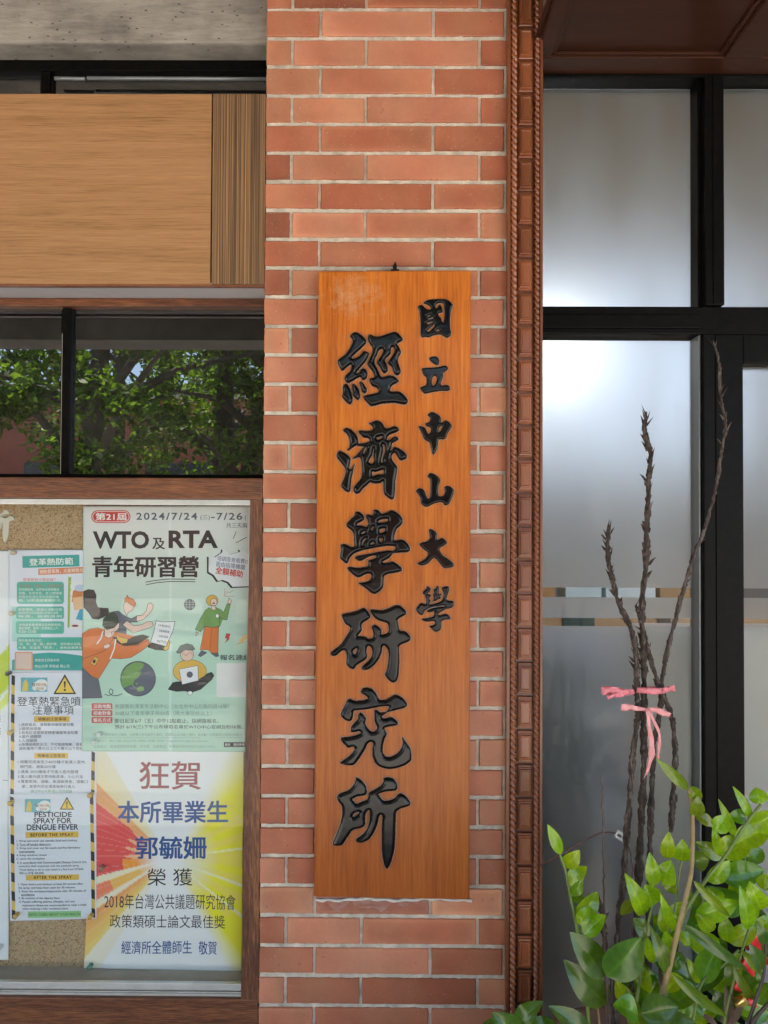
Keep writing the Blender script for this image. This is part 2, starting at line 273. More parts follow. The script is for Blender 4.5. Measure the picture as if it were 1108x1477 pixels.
def leafmat(name, c0, c1, rough, trans):
    m, nt, N, L, b = newmat(name)
    at = N.new('ShaderNodeAttribute'); at.attribute_name = 'col'
    tc = N.new('ShaderNodeTexCoord'); n = N.new('ShaderNodeTexNoise'); n.inputs['Scale'].default_value = 35; n.inputs['Detail'].default_value = 4
    cr = N.new('ShaderNodeValToRGB'); cr.color_ramp.elements[0].position = .3; cr.color_ramp.elements[1].position = .7; cr.color_ramp.elements[0].color = (*c0, 1); cr.color_ramp.elements[1].color = (*c1, 1)
    mul = N.new('ShaderNodeMix'); mul.data_type = 'RGBA'; mul.blend_type = 'MULTIPLY'; mul.inputs[0].default_value = 1
    L.new(tc.outputs['Object'], n.inputs['Vector']); L.new(n.outputs['Fac'], cr.inputs[0]); L.new(cr.outputs[0], mul.inputs[6]); L.new(at.outputs['Color'], mul.inputs[7]); L.new(mul.outputs[2], b.inputs['Base Color'])
    b.inputs['Roughness'].default_value = rough; b.inputs['Coat Weight'].default_value = .4; b.inputs['Coat Roughness'].default_value = .06; b.inputs['Specular IOR Level'].default_value = .3
    tr = N.new('ShaderNodeBsdfTranslucent'); ms = N.new('ShaderNodeMixShader'); ms.inputs[0].default_value = trans
    hs = N.new('ShaderNodeMix'); hs.data_type = 'RGBA'; hs.blend_type = 'MULTIPLY'; hs.inputs[0].default_value = 1; hs.inputs[7].default_value = (1.5, 1.6, .6, 1)
    L.new(mul.outputs[2], hs.inputs[6]); L.new(hs.outputs[2], tr.inputs[0]); L.new(b.outputs[0], ms.inputs[1]); L.new(tr.outputs[0], ms.inputs[2]); L.new(ms.outputs[0], N['Material Output'].inputs[0])
    bp = N.new('ShaderNodeBump'); bp.inputs['Strength'].default_value = .25; bp.inputs['Distance'].default_value = .002; L.new(n.outputs['Fac'], bp.inputs['Height']); L.new(bp.outputs[0], b.inputs['Normal'])
    return m
M['leaf'] = leafmat('glossy_leaf', (.15, .28, .005), (.3, .45, .01), .18, .32)
M['treeleaf'] = leafmat('tree_leaf', (.045, .095, .018), (.13, .2, .035), .45, .6)
M['bark'] = simple('bark', (.1, .08, .06), .9, bump=1, bscale=30, var=.4, vscale=10)
def barkmat(name, c0, c1, c2):
    m, nt, N, L, b = newmat(name); tc = N.new('ShaderNodeTexCoord'); mp = N.new('ShaderNodeMapping'); mp.inputs['Scale'].default_value = (140, 140, 45)
    n = N.new('ShaderNodeTexNoise'); n.inputs['Scale'].default_value = 1; n.inputs['Detail'].default_value = 7; n.inputs['Roughness'].default_value = .75; n.inputs['Distortion'].default_value = .8
    cr = N.new('ShaderNodeValToRGB'); e = cr.color_ramp.elements; e[0].position = .38; e[0].color = (*c0, 1); e[1].position = .7; e[1].color = (*c2, 1); x = e.new(.53); x.color = (*c1, 1)
    bp = N.new('ShaderNodeBump'); bp.inputs['Strength'].default_value = 1; bp.inputs['Distance'].default_value = .004
    L.new(tc.outputs['Object'], mp.inputs[0]); L.new(mp.outputs[0], n.inputs['Vector']); L.new(n.outputs['Fac'], cr.inputs[0]); L.new(cr.outputs[0], b.inputs['Base Color']); L.new(n.outputs['Fac'], bp.inputs['Height']); L.new(bp.outputs[0], b.inputs['Normal'])
    b.inputs['Roughness'].default_value = .75; b.inputs['Specular IOR Level'].default_value = .25; return m
M['drybark'] = barkmat('dry_stalk_bark', (.012, .009, .008), (.07, .05, .042), (.24, .19, .165)); M['palebark'] = barkmat('pale_stalk_bark', (.02, .015, .013), (.085, .063, .056), (.24, .19, .17))
M['stem'] = simple('tan_green_stem', (.24, .17, .07), .5, var=.35, vscale=30)
M['greenstem'] = simple('green_stem', (.13, .19, .04), .45, var=.25, vscale=30)
M['darkstem'] = simple('dark_purple_stem', (.04, .022, .02), .45, var=.4, vscale=30)

# ------------------------------------------------------------ setting: ground, street side, overhang
o = MB().add([(-60, -60, 0), (60, -60, 0), (60, 60, 0), (-60, 60, 0)], [(0, 1, 2, 3)]).build('ground', simple('ground_paving', (.34, .32, .29), .85, bump=.6, bscale=20, var=.2, vscale=.8)); tag(o, kind='structure')
XC0, XC1 = P(379, 738, 0).x, P(732, 738, 0).x      # column face edges
XT1 = P(783, 738, -.03).x                           # outer edge of carved trim

o = MB().box(-8, 8, -2.5, .0, -.01, .006).build('added_veranda_floor', simple('added_floor_tile', (.2, .185, .17), .5, var=.15, vscale=3)); tag(o, kind='structure')  # unseen dark floor added to cut ground bounce and reflections in the lettering
# ------------------------------------------------------------ brick column
col_t = empty('brick_column', ((XC0+XC1)/2, .2, 0), 'red brick column between the display case and the glazed entrance', 'column')
mb = MB()
pitch_z = 42.35*pxm(0); joint = 6.0*pxm(0)
zref = P(557, 386.9, 0).z      # centre of the joint just above the name board
u = pxm(0)
rowsA = [(0, 76), (80, 239), (243.5, 343)]
rowsB = [(0, 35), (39.5, 142), (146, 306), (310, 349)]
base_cols = [(.42, .15, .085), (.45, .165, .095), (.39, .13, .073), (.49, .19, .115), (.44, .155, .088), (.38, .12, .066), (.47, .19, .11)]
i0 = int((zref-0)/pitch_z)
zb = zref - (i0)*pitch_z
k = 0; z = zb; rnd = random.Random(3)
VC = []
def brick(mb, x0, x1, z0, z1, yf, yb, c, chip):
    ch = .0018
    j = lambda s=.0009: rnd.uniform(-s, s)
    yo = yf + j(.0012); n1 = max(3, int((x1-x0)/.009)); n2 = 6
    tx, tz = j(.0009), j(.0006)
    kind = rnd.random(); fl = rnd.choice((-1, 1)); amp = rnd.uniform(.0, .13); oval = rnd.uniform(.08, .26) if kind < .3 else rnd.uniform(-.05, .06); ph = rnd.uniform(0, 6)
    def colr(u_, v):
        e = min(u_, 1-u_)*(x1-x0)/.016; e2 = min(v, 1-v)*(z1-z0)/.012; m_ = min(e, e2, 1)
        f = 1 + amp*fl*(u_-.5)*1.6 + .05*math.sin(ph+u_*5+v*2) + oval*(1-m_)**1.2 - (.12*max(0, 1-abs(v)*4) if kind > .8 else 0)
        g = 1+.06*math.sin(ph*2+u_*7)+.5*oval*(1-m_)
        return (min(.9, c[0]*f), min(.9, c[1]*f*g), min(.9, c[2]*f*g*1.02))
    vs = []; fs = []; o_ = len(VC)
    ins = [ch*.9]
    for b_ in range(n2+1):
        for a in range(n1+1):
            u_, v = a/n1, b_/n2; X_ = x0+ch*.9+(x1-x0-ch*1.8)*u_; Z_ = z0+ch*.9+(z1-z0-ch*1.8)*v
            ed = a in (0, n1) or b_ in (0, n2)
            vs.append((X_+(j(.0006) if ed else 0), yo+tx*(u_-.5)+tz*(v-.5), Z_+(j(.0006) if ed else 0))); VC.append(colr(u_, v))
    for b_ in range(n2):
        for a in range(n1): q = b_*(n1+1)+a; fs.append((q, q+1, q+n1+2, q+n1+1))
    per = [a for a in range(n1)]+[b_*(n1+1)+n1 for b_ in range(n2)]+[n2*(n1+1)+n1-a for a in range(n1)]+[(n2-b_)*(n1+1) for b_ in range(n2)]
    n = len(per); mxx, mzz = (x0+x1)/2, (z0+z1)/2; o1 = len(vs)
    for r_, yy_ in ((1, yo+ch), (2, yb)):
        for q in per:
            p = vs[q]; X_ = p[0]+math.copysign(ch*.9, p[0]-mxx) if abs(p[0]-mxx) > (x1-x0)/2-ch*1.9 else p[0]; Z_ = p[2]+math.copysign(ch*.9, p[2]-mzz) if abs(p[2]-mzz) > (z1-z0)/2-ch*1.9 else p[2]
            vs.append((X_, yy_, Z_)); VC.append(VC[o_+q])
    for a in range(n): fs.append((per[a], per[(a+1) % n], o1+(a+1) % n, o1+a)); fs.append((o1+a, o1+(a+1) % n, o1+n+(a+1) % n, o1+n+a))
    mb.add(vs, fs, 0, c)
row = 0
while z < 3.0:
    # joint centre at z; brick above it
    rr = rowsA if (i0-row) % 2 == 0 else rowsB
    for a, b_ in rr:
        c = rnd.choice(base_cols); f = rnd.uniform(.88, 1.1); c = (min(.9, c[0]*f*.95), c[1]*f*1.0, c[2]*f*.97)
        if rnd.random() < .045: c = (c[0]*.72, c[1]*.66, c[2]*.68)
        x0 = XC0 + a*u*353/349; x1 = XC0 + b_*u*353/349
        brick(mb, x0, x1, z+joint/2+rnd.uniform(-.0008, .0008), z+pitch_z-joint/2+rnd.uniform(-.0008, .0008), 0, .02, c, 0)
        if a == 0:   # return on the left flank
            brick_f = (x0+.0005, .021, .1)
    z += pitch_z; row += 1
o = mb.build('brick_tiles', M['brick'], col_t)
at = o.data.color_attributes.new('col', 'FLOAT_COLOR', 'POINT'); at.data.foreach_set('color', np.array([(*c, 1) for c in VC], np.float32).ravel())
# mortar bed: gently uneven grid
mb = MB(); nx, nz_ = 120, 420; x0, x1 = XC0+.0012, XC1-.001
gx = np.linspace(x0, x1, nx); gz = np.linspace(0, 3.0, nz_)
yy = .0045 + rng.normal(0, .0006, (nz_, nx)); yy[rng.random((nz_, nx)) < .02] -= .0028
vs = [(gx[i], yy[j, i], gz[j]) for j in range(nz_) for i in range(nx)]
fs = [(j*nx+i, j*nx+i+1, (j+1)*nx+i+1, (j+1)*nx+i) for j in range(nz_-1) for i in range(nx-1)]
mb.add(vs, fs); mb.box(x0, x1, .008, .36, 0, 3.0)
mb.build('mortar_bed', M['mortar'], col_t, smooth=True)
# dried sealant squeezed out under the name board and smeared on the bricks
m, nt, N, L, b = newmat('dried_clear_sealant'); b.inputs['Base Color'].default_value = (.62, .5, .5, 1); b.inputs['Roughness'].default_value = .18
tc = N.new('ShaderNodeTexCoord'); mp = N.new('ShaderNodeMapping'); mp.inputs['Scale'].default_value = (9, 9, 60); n = N.new('ShaderNodeTexNoise'); n.inputs['Scale'].default_value = 1; n.inputs['Detail'].default_value = 6; n.inputs['Distortion'].default_value = .7
cr = N.new('ShaderNodeValToRGB'); cr.color_ramp.elements[0].position = .4; cr.color_ramp.elements[1].position = .8; cr.color_ramp.elements[1].color = (.45, .45, .45, 1)
tp = N.new('ShaderNodeBsdfTransparent'); ms = N.new('ShaderNodeMixShader')
L.new(tc.outputs['Object'], mp.inputs[0]); L.new(mp.outputs[0], n.inputs['Vector']); L.new(n.outputs['Fac'], cr.inputs[0]); L.new(cr.outputs[0], ms.inputs[0]); L.new(tp.outputs[0], ms.inputs[1]); L.new(b.outputs[0], ms.inputs[2]); L.new(ms.outputs[0], N['Material Output'].inputs[0])
bp = N.new('ShaderNodeBump'); bp.inputs['Strength'].default_value = .6; bp.inputs['Distance'].default_value = .003; L.new(n.outputs['Fac'], bp.inputs['Height']); L.new(bp.outputs[0], b.inputs['Normal'])
mb = MB(); n_ = 60; vs = []
for i in range(n_+1):
    px = 449+235*i/n_; d_ = (9+9*abs(math.sin(i*.21))+5*math.sin(i*.77))*(1 if i < 34 else .55)
    for k in range(5): p = P(px, 1291+k/4*(d_+4), -.0018); vs.append((p.x, -.0022-.0012*math.sin(k*.8), p.z))
mb.add(vs, [(i*5+k, i*5+k+1, i*5+k+6, i*5+k+5) for i in range(n_) for k in range(4)]); mb.build('dried_sealant', m, col_t, smooth=True)
mb = MB(); mb.tube([P(455+226*i/40, 1297.5+(.9*math.sin(i*1.3)+1.2*math.sin(i*.37)), -.004) for i in range(41)], [.0022+.0014*abs(math.sin(i*.9)) for i in range(41)], 7, wob=.2)
mb.build('sealant_bead', simple('white_sealant', (.62, .58, .52), .5, bump=.5, bscale=120), col_t, smooth=True)

# ------------------------------------------------------------ carved wooden trim
tr = empty('carved_door_trim', ((XC1+XT1)/2, 0, 0), 'carved red brown wooden trim with rope mouldings beside the brick column', 'door trim')
def X(px, Y=-.02): return P(px, 738, Y).x
TZ0, TZ1 = 0.0, 2.75
mb = MB(); mb.box(X(731.5), X(783), -.004, .13, TZ0, TZ1)
mb.box(X(731), X(736), -.020, -.004, TZ0, TZ1, b=.0015); mb.box(X(778.5), X(782.5), -.024, -.004, TZ0, TZ1, b=.0015)
mb.box(X(745.8), X(746.8), -.011, -.004, TZ0, TZ1, b=.001); mb.box(X(770), X(771), -.011, -.004, TZ0, TZ1, b=.001)
mb.build('backing_board', M['trimwood'], tr)
def rope(pxc, r, pitchpx):
    mb = MB(); n = 22; p = pitchpx*pxm(-.02); L_ = TZ1-TZ0; ns = int(L_/p*7); xc = X(pxc)
    vs = []; fs = []
    for i in range(ns+1):
        zz = TZ0+L_*i/ns
        for k in range(n):
            th = math.pi*2*k/n
            ph = 2*th + 2*math.pi*zz/p
            rr = r*(.42+.58*abs(math.cos(ph/2))**.75)
            vs.append((xc+rr*math.sin(th), -.015-rr*math.cos(th), zz))
    for i in range(ns):
        for k in range(n): fs.append((i*n+k, i*n+(k+1) % n, (i+1)*n+(k+1) % n, (i+1)*n+k))
    mb.add(vs, fs); mb.build('rope_moulding', M['trimwood'], tr, smooth=True)
rope(741.0, .0074, 9.27); rope(775.2, .0072, 8.7)
bp_ = 48.75*pxm(-.02); bz0 = P(758, 347, -.02).z
bx0, bx1 = X(748), X(769)
def block_mesh():
    mb = MB(); hh = bp_-.0062; w = (bx1-bx0)/2
    lay = [(0, 0, 0), (.0, .0, .008), (.0012, .0016, .0092), (.0016, .0036, .0092), (.0028, .0046, .0125), (.0036, .0072, .0130), (.0052, .0086, .0170), (.0068, .0105, .0172), (.0082, .0125, .0155)]
    vs = []; fs = []
    for ix, iz, d in lay:
        vs += [(-w+ix, -.004-d, -hh/2+iz), (w-ix, -.004-d, -hh/2+iz), (w-ix, -.004-d, hh/2-iz), (-w+ix, -.004-d, hh/2-iz)]
    for l in range(len(lay)-1):
        for k in range(4): fs.append((l*4+k, l*4+(k+1) % 4, l*4+4+(k+1) % 4, l*4+4+k))
    n = (len(lay)-1)*4; fs.append((n, n+1, n+2, n+3)); mb.add(vs, fs)
    return mb.build('carved_block', M['trimwood'], tr)
b0 = block_mesh(); first = True; kk = int(math.floor((bz0-TZ0-.05)/bp_)); zz = bz0-kk*bp_
while zz < TZ1-.05:
    if first: o = b0; first = False
    else: o = b0.copy(); COL.objects.link(o)
    o.matrix_parent_inverse = Matrix.Identity(4); o.location = ((bx0+bx1)/2-tr.location.x, 0-tr.location.y, zz-tr.location.z)
    zz += bp_

# ------------------------------------------------------------ name board with carved calligraphy
SY = -.036
nb = empty('name_board', (P(568, 1294, SY).x, -.018, P(568, 1294, SY).z), 'tall varnished wooden board with black carved calligraphy hung on the bricks', 'sign')
mb = MB()
c = [P(459.5, 391.5, SY), P(679.5, 389.5, SY), P(677.5, 1298, SY), P(452.5, 1294, SY)]
# the hung board is a hair off true, as in life
bm = bmesh.new()
f_ = [bm.verts.new((p.x, SY, p.z)) for p in c]; bk = [bm.verts.new((p.x, -.004, p.z)) for p in c]
bm.faces.new(f_); bm.faces.new(bk[::-1])
for i in range(4): bm.faces.new((f_[i], bk[i], bk[(i+1) % 4], f_[(i+1) % 4]))
bmesh.ops.recalc_face_normals(bm, faces=bm.faces); bmesh.ops.bevel(bm, geom=bm.edges[:], offset=.0025, segments=3, affect='EDGES')
bm.verts.index_update(); mb.add([v.co[:] for v in bm.verts], [[v.index for v in f.verts] for f in bm.faces]); bm.free()
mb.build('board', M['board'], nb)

CH = {}
CH['jing'] = (8.523, 475, 470, [
 [(250,125),(300,80),(345,78),(420,130),(455,180),(450,225),(400,275),(300,365),(270,395),(300,410),(360,380),(400,345),(410,315),(450,310),(490,335),(485,370),(450,440),(400,500),(330,575),(345,590),(380,570),(385,540),(420,520),(450,535),(472,580),(465,640),(430,672),(405,665),(385,630),(350,645),(300,675),(240,710),(205,695),(185,645),(200,610),(260,555),(270,520),(278,485),(260,480),(220,510),(165,560),(140,540),(100,450),(110,415),(190,360),(240,295),(285,210),(290,175),(265,150)],
 [(190,712),(225,715),(255,770),(285,860),(290,930),(265,972),(230,960),(185,915),(155,875),(170,830),(165,745)],
 [(295,712),(330,730),(365,780),(382,850),(378,890),(358,918),(325,900),(290,850),(295,810),(280,730)],
 [(370,680),(410,695),(445,745),(468,790),(455,825),(430,835),(400,810),(395,770),(375,715)],
 [(475,115),(515,108),(570,138),(640,125),(720,100),(795,72),(840,85),(885,130),(910,175),(885,195),(830,225),(860,260),(885,320),(880,345),(850,395),(845,440),(870,520),(882,570),(855,610),(815,612),(790,575),(770,505),(720,465),(740,420),(790,350),(805,300),(795,270),(770,262),(755,290),(760,335),(735,370),(690,410),(690,440),(720,510),(722,560),(690,590),(655,575),(625,510),(585,460),(600,420),(650,350),(668,305),(655,285),(625,290),(600,320),(590,360),(560,410),(555,460),(600,540),(630,620),(660,635),(740,605),(800,620),(855,670),(850,695),(760,745),(748,790),(760,812),(850,803),(900,830),(960,895),(970,940),(940,972),(880,965),(800,950),(720,955),(640,960),(570,985),(510,992),(480,965),(415,885),(430,860),(520,840),(600,820),(610,795),(590,765),(530,745),(510,715),(490,670),(505,645),(560,635),(545,580),(500,520),(465,480),(490,420),(525,350),(535,270),(500,230),(478,180)]], [])
CH['ji'] = (8.523, 475, 600, [
 [(165,180),(205,140),(265,160),(325,215),(355,275),(360,350),(330,365),(285,395),(240,432),(215,420),(245,390),(255,330),(245,270),(210,215)],
 [(330,345),(480,325),(500,300),(520,330),(500,365),(450,378),(340,372)],
 [(95,455),(125,422),(180,445),(240,490),(265,530),(255,590),(240,655),(275,655),(322,572),(300,640),(292,700),(275,770),(265,850),(262,925),(235,940),(190,920),(145,870),(155,820),(190,750),(205,680),(190,635),(140,570),(90,510)],
 [(480,90),(520,80),(570,55),(620,60),(660,95),(690,155),(740,150),(790,125),(840,135),(868,175),(830,200),(745,230),(715,260),(705,295),(740,300),(800,250),(845,260),(855,290),(830,310),(770,335),(770,370),(745,430),(775,420),(800,375),(860,395),(930,445),(962,495),(945,530),(890,552),(855,535),(830,480),(805,450),(775,470),(765,530),(800,575),(840,630),(835,680),(815,780),(810,900),(800,1010),(770,1035),(720,1005),(670,960),(665,870),(668,800),(650,810),(625,830),(540,832),(505,815),(470,850),(420,890),(375,950),(330,962),(305,940),(298,880),(330,840),(385,780),(405,710),(405,620),(390,530),(370,505),(300,530),(290,515),(350,470),(390,420),(410,390),(460,372),(470,350),(500,320),(495,290),(470,270),(420,270),(390,235),(355,200),(370,175),(440,185),(520,180),(540,155),(525,125)]],
 [[(575,268),(655,245),(655,270),(600,298)], [(415,470),(430,410),(460,380),(465,400),(430,475)], [(540,400),(555,400),(545,470),(553,560),(530,590),(480,570),(500,530),(530,480)], [(650,345),(685,360),(690,440),(655,530),(665,570),(640,580),(635,540),(660,440),(662,380)], [(525,705),(530,685),(585,690),(670,655),(670,720),(610,712),(530,745)]])
CH['xue'] = (8.523, 475, 730, [
 [(320,70),(360,62),(410,95),(435,150),(420,180),(340,220),(345,240),(400,235),(460,260),(485,215),(470,165),(445,120),(475,98),(525,118),(545,90),(540,50),(580,38),(620,60),(640,95),(700,80),(770,42),(830,75),(890,130),(910,190),(880,240),(830,280),(805,340),(795,420),(820,425),(880,402),(940,430),(985,490),(998,545),(960,570),(880,570),(800,580),(770,560),(820,520),(810,490),(700,490),(560,515),(420,540),(310,580),(250,640),(235,690),(215,710),(190,695),(130,640),(140,580),(150,530),(135,480),(180,458),(235,480),(270,505),(310,500),(305,430),(300,340),(280,300),(220,260),(205,225),(250,170),(310,120)],
 [(310,640),(340,612),(430,595),(520,580),(600,562),(740,540),(800,555),(770,600),(740,640),(640,690),(700,700),(780,675),(830,705),(895,760),(895,800),(820,820),(720,835),(672,860),(670,920),(665,1000),(620,1050),(560,1085),(510,1065),(450,1010),(345,940),(440,935),(500,910),(525,870),(510,830),(460,830),(360,885),(300,850),(215,770),(245,740),(350,760),(480,740),(485,690),(470,670),(570,640),(585,620),(560,605),(490,620),(380,685)]],
 [[(600,185),(640,165),(720,155),(725,185),(650,200),(605,200)], [(505,285),(540,245),(555,260),(525,310)], [(615,285),(690,270),(685,310),(625,335)], [(390,330),(440,305),(450,325),(400,345)], [(610,395),(660,395),(655,430),(630,455)], [(400,480),(405,430),(460,380),(455,410),(425,440),(415,495)], [(500,465),(540,435),(560,460),(515,475)]])
CH['yan'] = (8.523, 470, 865, [
 [(190,190),(215,170),(320,150),(400,130),(460,95),(500,115),(555,205),(530,240),(450,285),(440,320),(445,380),(385,450),(430,445),(500,455),(520,480),(570,475),(590,440),(580,390),(560,330),(600,300),(650,325),(688,370),(680,430),(740,420),(775,390),(770,310),(755,285),(660,260),(600,225),(550,150),(550,118),(600,120),(690,130),(770,105),(860,60),(920,70),(990,140),(990,180),(880,240),(890,290),(905,380),(960,378),(1010,410),(1048,465),(1030,510),(900,560),(905,640),(905,800),(895,940),(870,1005),(820,1020),(780,995),(720,920),(750,870),(770,760),(775,660),(760,600),(720,560),(695,570),(690,640),(650,740),(570,830),(490,870),(440,850),(450,815),(530,750),(575,680),(570,600),(540,565),(510,570),(500,640),(515,700),(480,745),(380,800),(350,855),(300,845),(250,790),(260,720),(255,650),(230,615),(190,630),(130,690),(75,690),(50,655),(80,625),(180,560),(250,450),(300,370),(300,330),(240,300),(215,240)]],
 [[(330,630),(385,585),(390,620),(365,680),(340,660)]])
CH['jiu'] = (9.233, 480, 990, [
 [(370,65),(400,20),(460,10),(530,30),(580,90),(620,180),(700,180),(770,140),(820,105),(880,115),(950,165),(1000,245),(960,285),(860,310),(760,335),(700,350),(745,300),(755,262),(690,262),(590,275),(480,300),(350,315),(275,320),(275,390),(255,450),(220,465),(160,445),(105,385),(115,340),(165,250),(195,175),(225,158),(290,190),(400,185),(480,160),(440,120),(385,95)],
 [(555,310),(590,310),(640,350),(700,338),(750,325),(700,365),(650,400),(690,430),(770,400),(830,430),(880,485),(850,520),(760,530),(690,550),(700,590),(725,630),(690,700),(670,790),(665,870),(700,930),(760,940),(850,900),(920,820),(935,740),(920,660),(970,730),(1035,820),(1050,900),(1050,980),(980,1040),(860,1085),(740,1100),(640,1075),(570,1030),(530,930),(530,830),(545,760),(520,730),(470,750),(430,840),(360,950),(290,1045),(200,1050),(80,1020),(160,970),(260,890),(300,820),(270,795),(200,820),(160,770),(110,720),(110,675),(200,670),(310,650),(375,620),(360,590),(300,605),(245,610),(240,540),(280,490),(340,440),(340,370),(370,340),(410,370),(450,430),(430,480),(450,530),(510,600),(560,600),(590,570),(590,530),(560,470),(555,400)]], [])
CH['suo'] = (8.523, 470, 1115, [
 [(365,50),(400,55),(460,100),(500,170),(510,240),(480,270),(380,285),(320,320),(380,380),(450,345),(520,320),(530,235),(600,200),(680,150),(715,95),(705,60),(760,45),(830,60),(875,120),(885,185),(860,215),(750,220),(640,250),(670,290),(710,340),(790,330),(850,305),(890,250),(930,242),(990,280),(1040,350),(1040,390),(1000,410),(920,430),(865,470),(860,600),(858,750),(845,950),(800,1110),(755,1180),(720,1140),(690,1000),(685,800),(690,620),(700,530),(680,500),(655,530),(640,620),(600,720),(540,810),(460,850),(380,850),(365,810),(430,770),(500,700),(540,600),(545,480),(530,440),(490,490),(485,560),(490,630),(450,670),(330,690),(260,800),(200,890),(90,885),(85,850),(140,730),(180,620),(205,500),(200,400),(150,340),(135,290),(170,245),(290,205),(345,140),(370,90)]],
 [[(330,520),(360,480),(420,465),(400,500),(345,540)]])
S = 15.829
CH['guo'] = (S, 595, 425, [
 [(235,205),(290,155),(370,115),(560,105),(760,105),(850,150),(930,240),(900,320),(870,420),(855,600),(860,780),(890,900),(860,960),(770,1000),(700,940),(620,910),(480,935),(360,985),(300,965),(215,990),(180,930),(185,760),(180,560),(160,400),(115,290),(150,250),(210,240),(265,275),(330,345),(400,350),(430,320),(390,265),(310,225)]],
 [[(320,490),(440,460),(400,495),(330,510)], [(350,560),(480,510),(470,550),(370,580)], [(310,650),(480,610),(440,650),(360,690)], [(330,830),(500,670),(520,690),(480,760),(380,850),(340,850)], [(525,835),(590,785),(630,830),(560,855)], [(520,260),(570,205),(690,190),(720,260),(735,420),(725,600),(710,660),(670,620),(655,530),(600,495),(590,430),(690,410),(690,380),(660,250),(600,235),(570,310),(530,315)]])
CH['li'] = (S, 595, 510, [
 [(380,100),(430,75),(530,65),(590,100),(620,180),(600,260),(560,270),(500,250),(380,150)],
 [(210,340),(350,325),(560,320),(760,270),(800,310),(820,355),(770,400),(690,450),(710,530),(680,610),(640,680),(660,740),(800,715),(850,760),(865,820),(820,855),(650,855),(450,885),(280,925),(240,890),(160,780),(270,745),(320,710),(325,560),(270,510),(215,410)]],
 [[(440,580),(500,490),(545,530),(560,600),(530,690),(480,750),(440,690)]])
CH['zhong'] = (S, 595, 590, [
 [(335,140),(390,95),(440,65),(530,95),(630,160),(655,230),(640,320),(690,310),(750,255),(830,290),(905,380),(870,460),(800,560),(780,650),(720,700),(620,690),(590,700),(585,820),(550,950),(485,1055),(450,1010),(415,850),(395,760),(270,700),(235,600),(190,510),(130,410),(160,385),(270,410),(320,480),(350,560),(380,575),(420,520),(420,440),(380,410),(320,395),(275,330),(380,305),(405,260),(400,190)]],
 [[(600,420),(680,370),(680,430),(640,510),(590,545)]])
CH['shan'] = (S, 595, 675, [
 [(330,195),(400,115),(470,125),(570,180),(645,280),(600,400),(580,560),(600,640),(650,655),(720,620),(740,540),(720,440),(790,400),(870,425),(940,500),(945,560),(900,680),(860,790),(800,855),(720,850),(710,800),(640,775),(500,810),(340,890),(270,880),(185,810),(195,720),(140,610),(70,530),(130,465),(210,460),(270,510),(310,620),(350,710),(400,690),(415,560),(410,400),(410,270),(380,225)]], [])
CH['da'] = (S, 595, 755, [
 [(370,180),(385,125),(440,130),(520,180),(565,250),(550,360),(590,375),(680,320),(740,370),(800,440),(740,500),(600,570),(640,660),(700,740),(800,800),(900,870),(950,960),(920,995),(800,1015),(710,1020),(640,930),(560,830),(490,770),(430,840),(330,930),(210,965),(130,940),(110,905),(190,870),(290,810),(350,720),(350,650),(260,600),(150,480),(190,440),(300,420),(390,360),(410,310)]], [])
CH['xue_small'] = (S, 595, 840, [
 [(320,85),(370,95),(425,160),(400,210),(330,250),(390,275),(430,290),(400,330),(380,370),(410,410),(410,440),(370,500),(430,500),(560,470),(670,420),(710,330),(710,230),(670,150),(690,105),(790,80),(840,110),(835,190),(800,290),(770,380),(830,420),(910,415),(945,460),(940,540),(870,590),(760,605),(700,590),(750,540),(720,515),(600,540),(470,555),(350,600),(270,650),(240,740),(200,750),(140,710),(85,640),(90,580),(180,470),(220,470),(270,500),(310,480),(310,350),(280,290),(225,250),(260,190),(320,140)],
 [(470,160),(540,130),(540,85),(580,85),(610,120),(600,200),(600,270),(660,255),(670,280),(620,310),(650,340),(640,370),(590,380),(540,415),(480,430),(450,455),(480,390),(490,330),(470,290),(490,220)],
 [(330,640),(480,580),(620,555),(760,545),(770,600),(690,650),(600,700),(580,740),(640,750),(750,710),(810,730),(880,820),(860,840),(740,850),(660,880),(660,1000),(640,1080),(560,1130),(500,1120),(430,1050),(370,990),(470,980),(520,930),(500,880),(430,880),(310,900),(205,850),(220,825),(350,810),(470,780),(500,720),(490,680),(540,640),(400,680),(340,680)]], [])
def chaikin(p):
    p = np.asarray(p, float); q = np.roll(p, -1, 0); out = np.empty((2*len(p), 2)); out[0::2] = .8*p+.2*q; out[1::2] = .2*p+.8*q; return out
def sdf_poly(pts, poly):
    a = poly; b = np.roll(poly, -1, 0); d = np.full(len(pts), 1e9); ins = np.zeros(len(pts), bool)
    for (ax, ay), (bx, by) in zip(a, b):
        ex, ey = bx-ax, by-ay; wx, wy = pts[:, 0]-ax, pts[:, 1]-ay; l2 = ex*ex+ey*ey+1e-12
        t = np.clip((wx*ex+wy*ey)/l2, 0, 1); d = np.minimum(d, (wx-ex*t)**2+(wy-ey*t)**2)
        if ay != by:
            cnd = (ay > pts[:, 1]) != (by > pts[:, 1]); ins ^= cnd & (pts[:, 0] < ex*(pts[:, 1]-ay)/ey+ax)
    d = np.sqrt(d); return np.where(ins, d, -d)
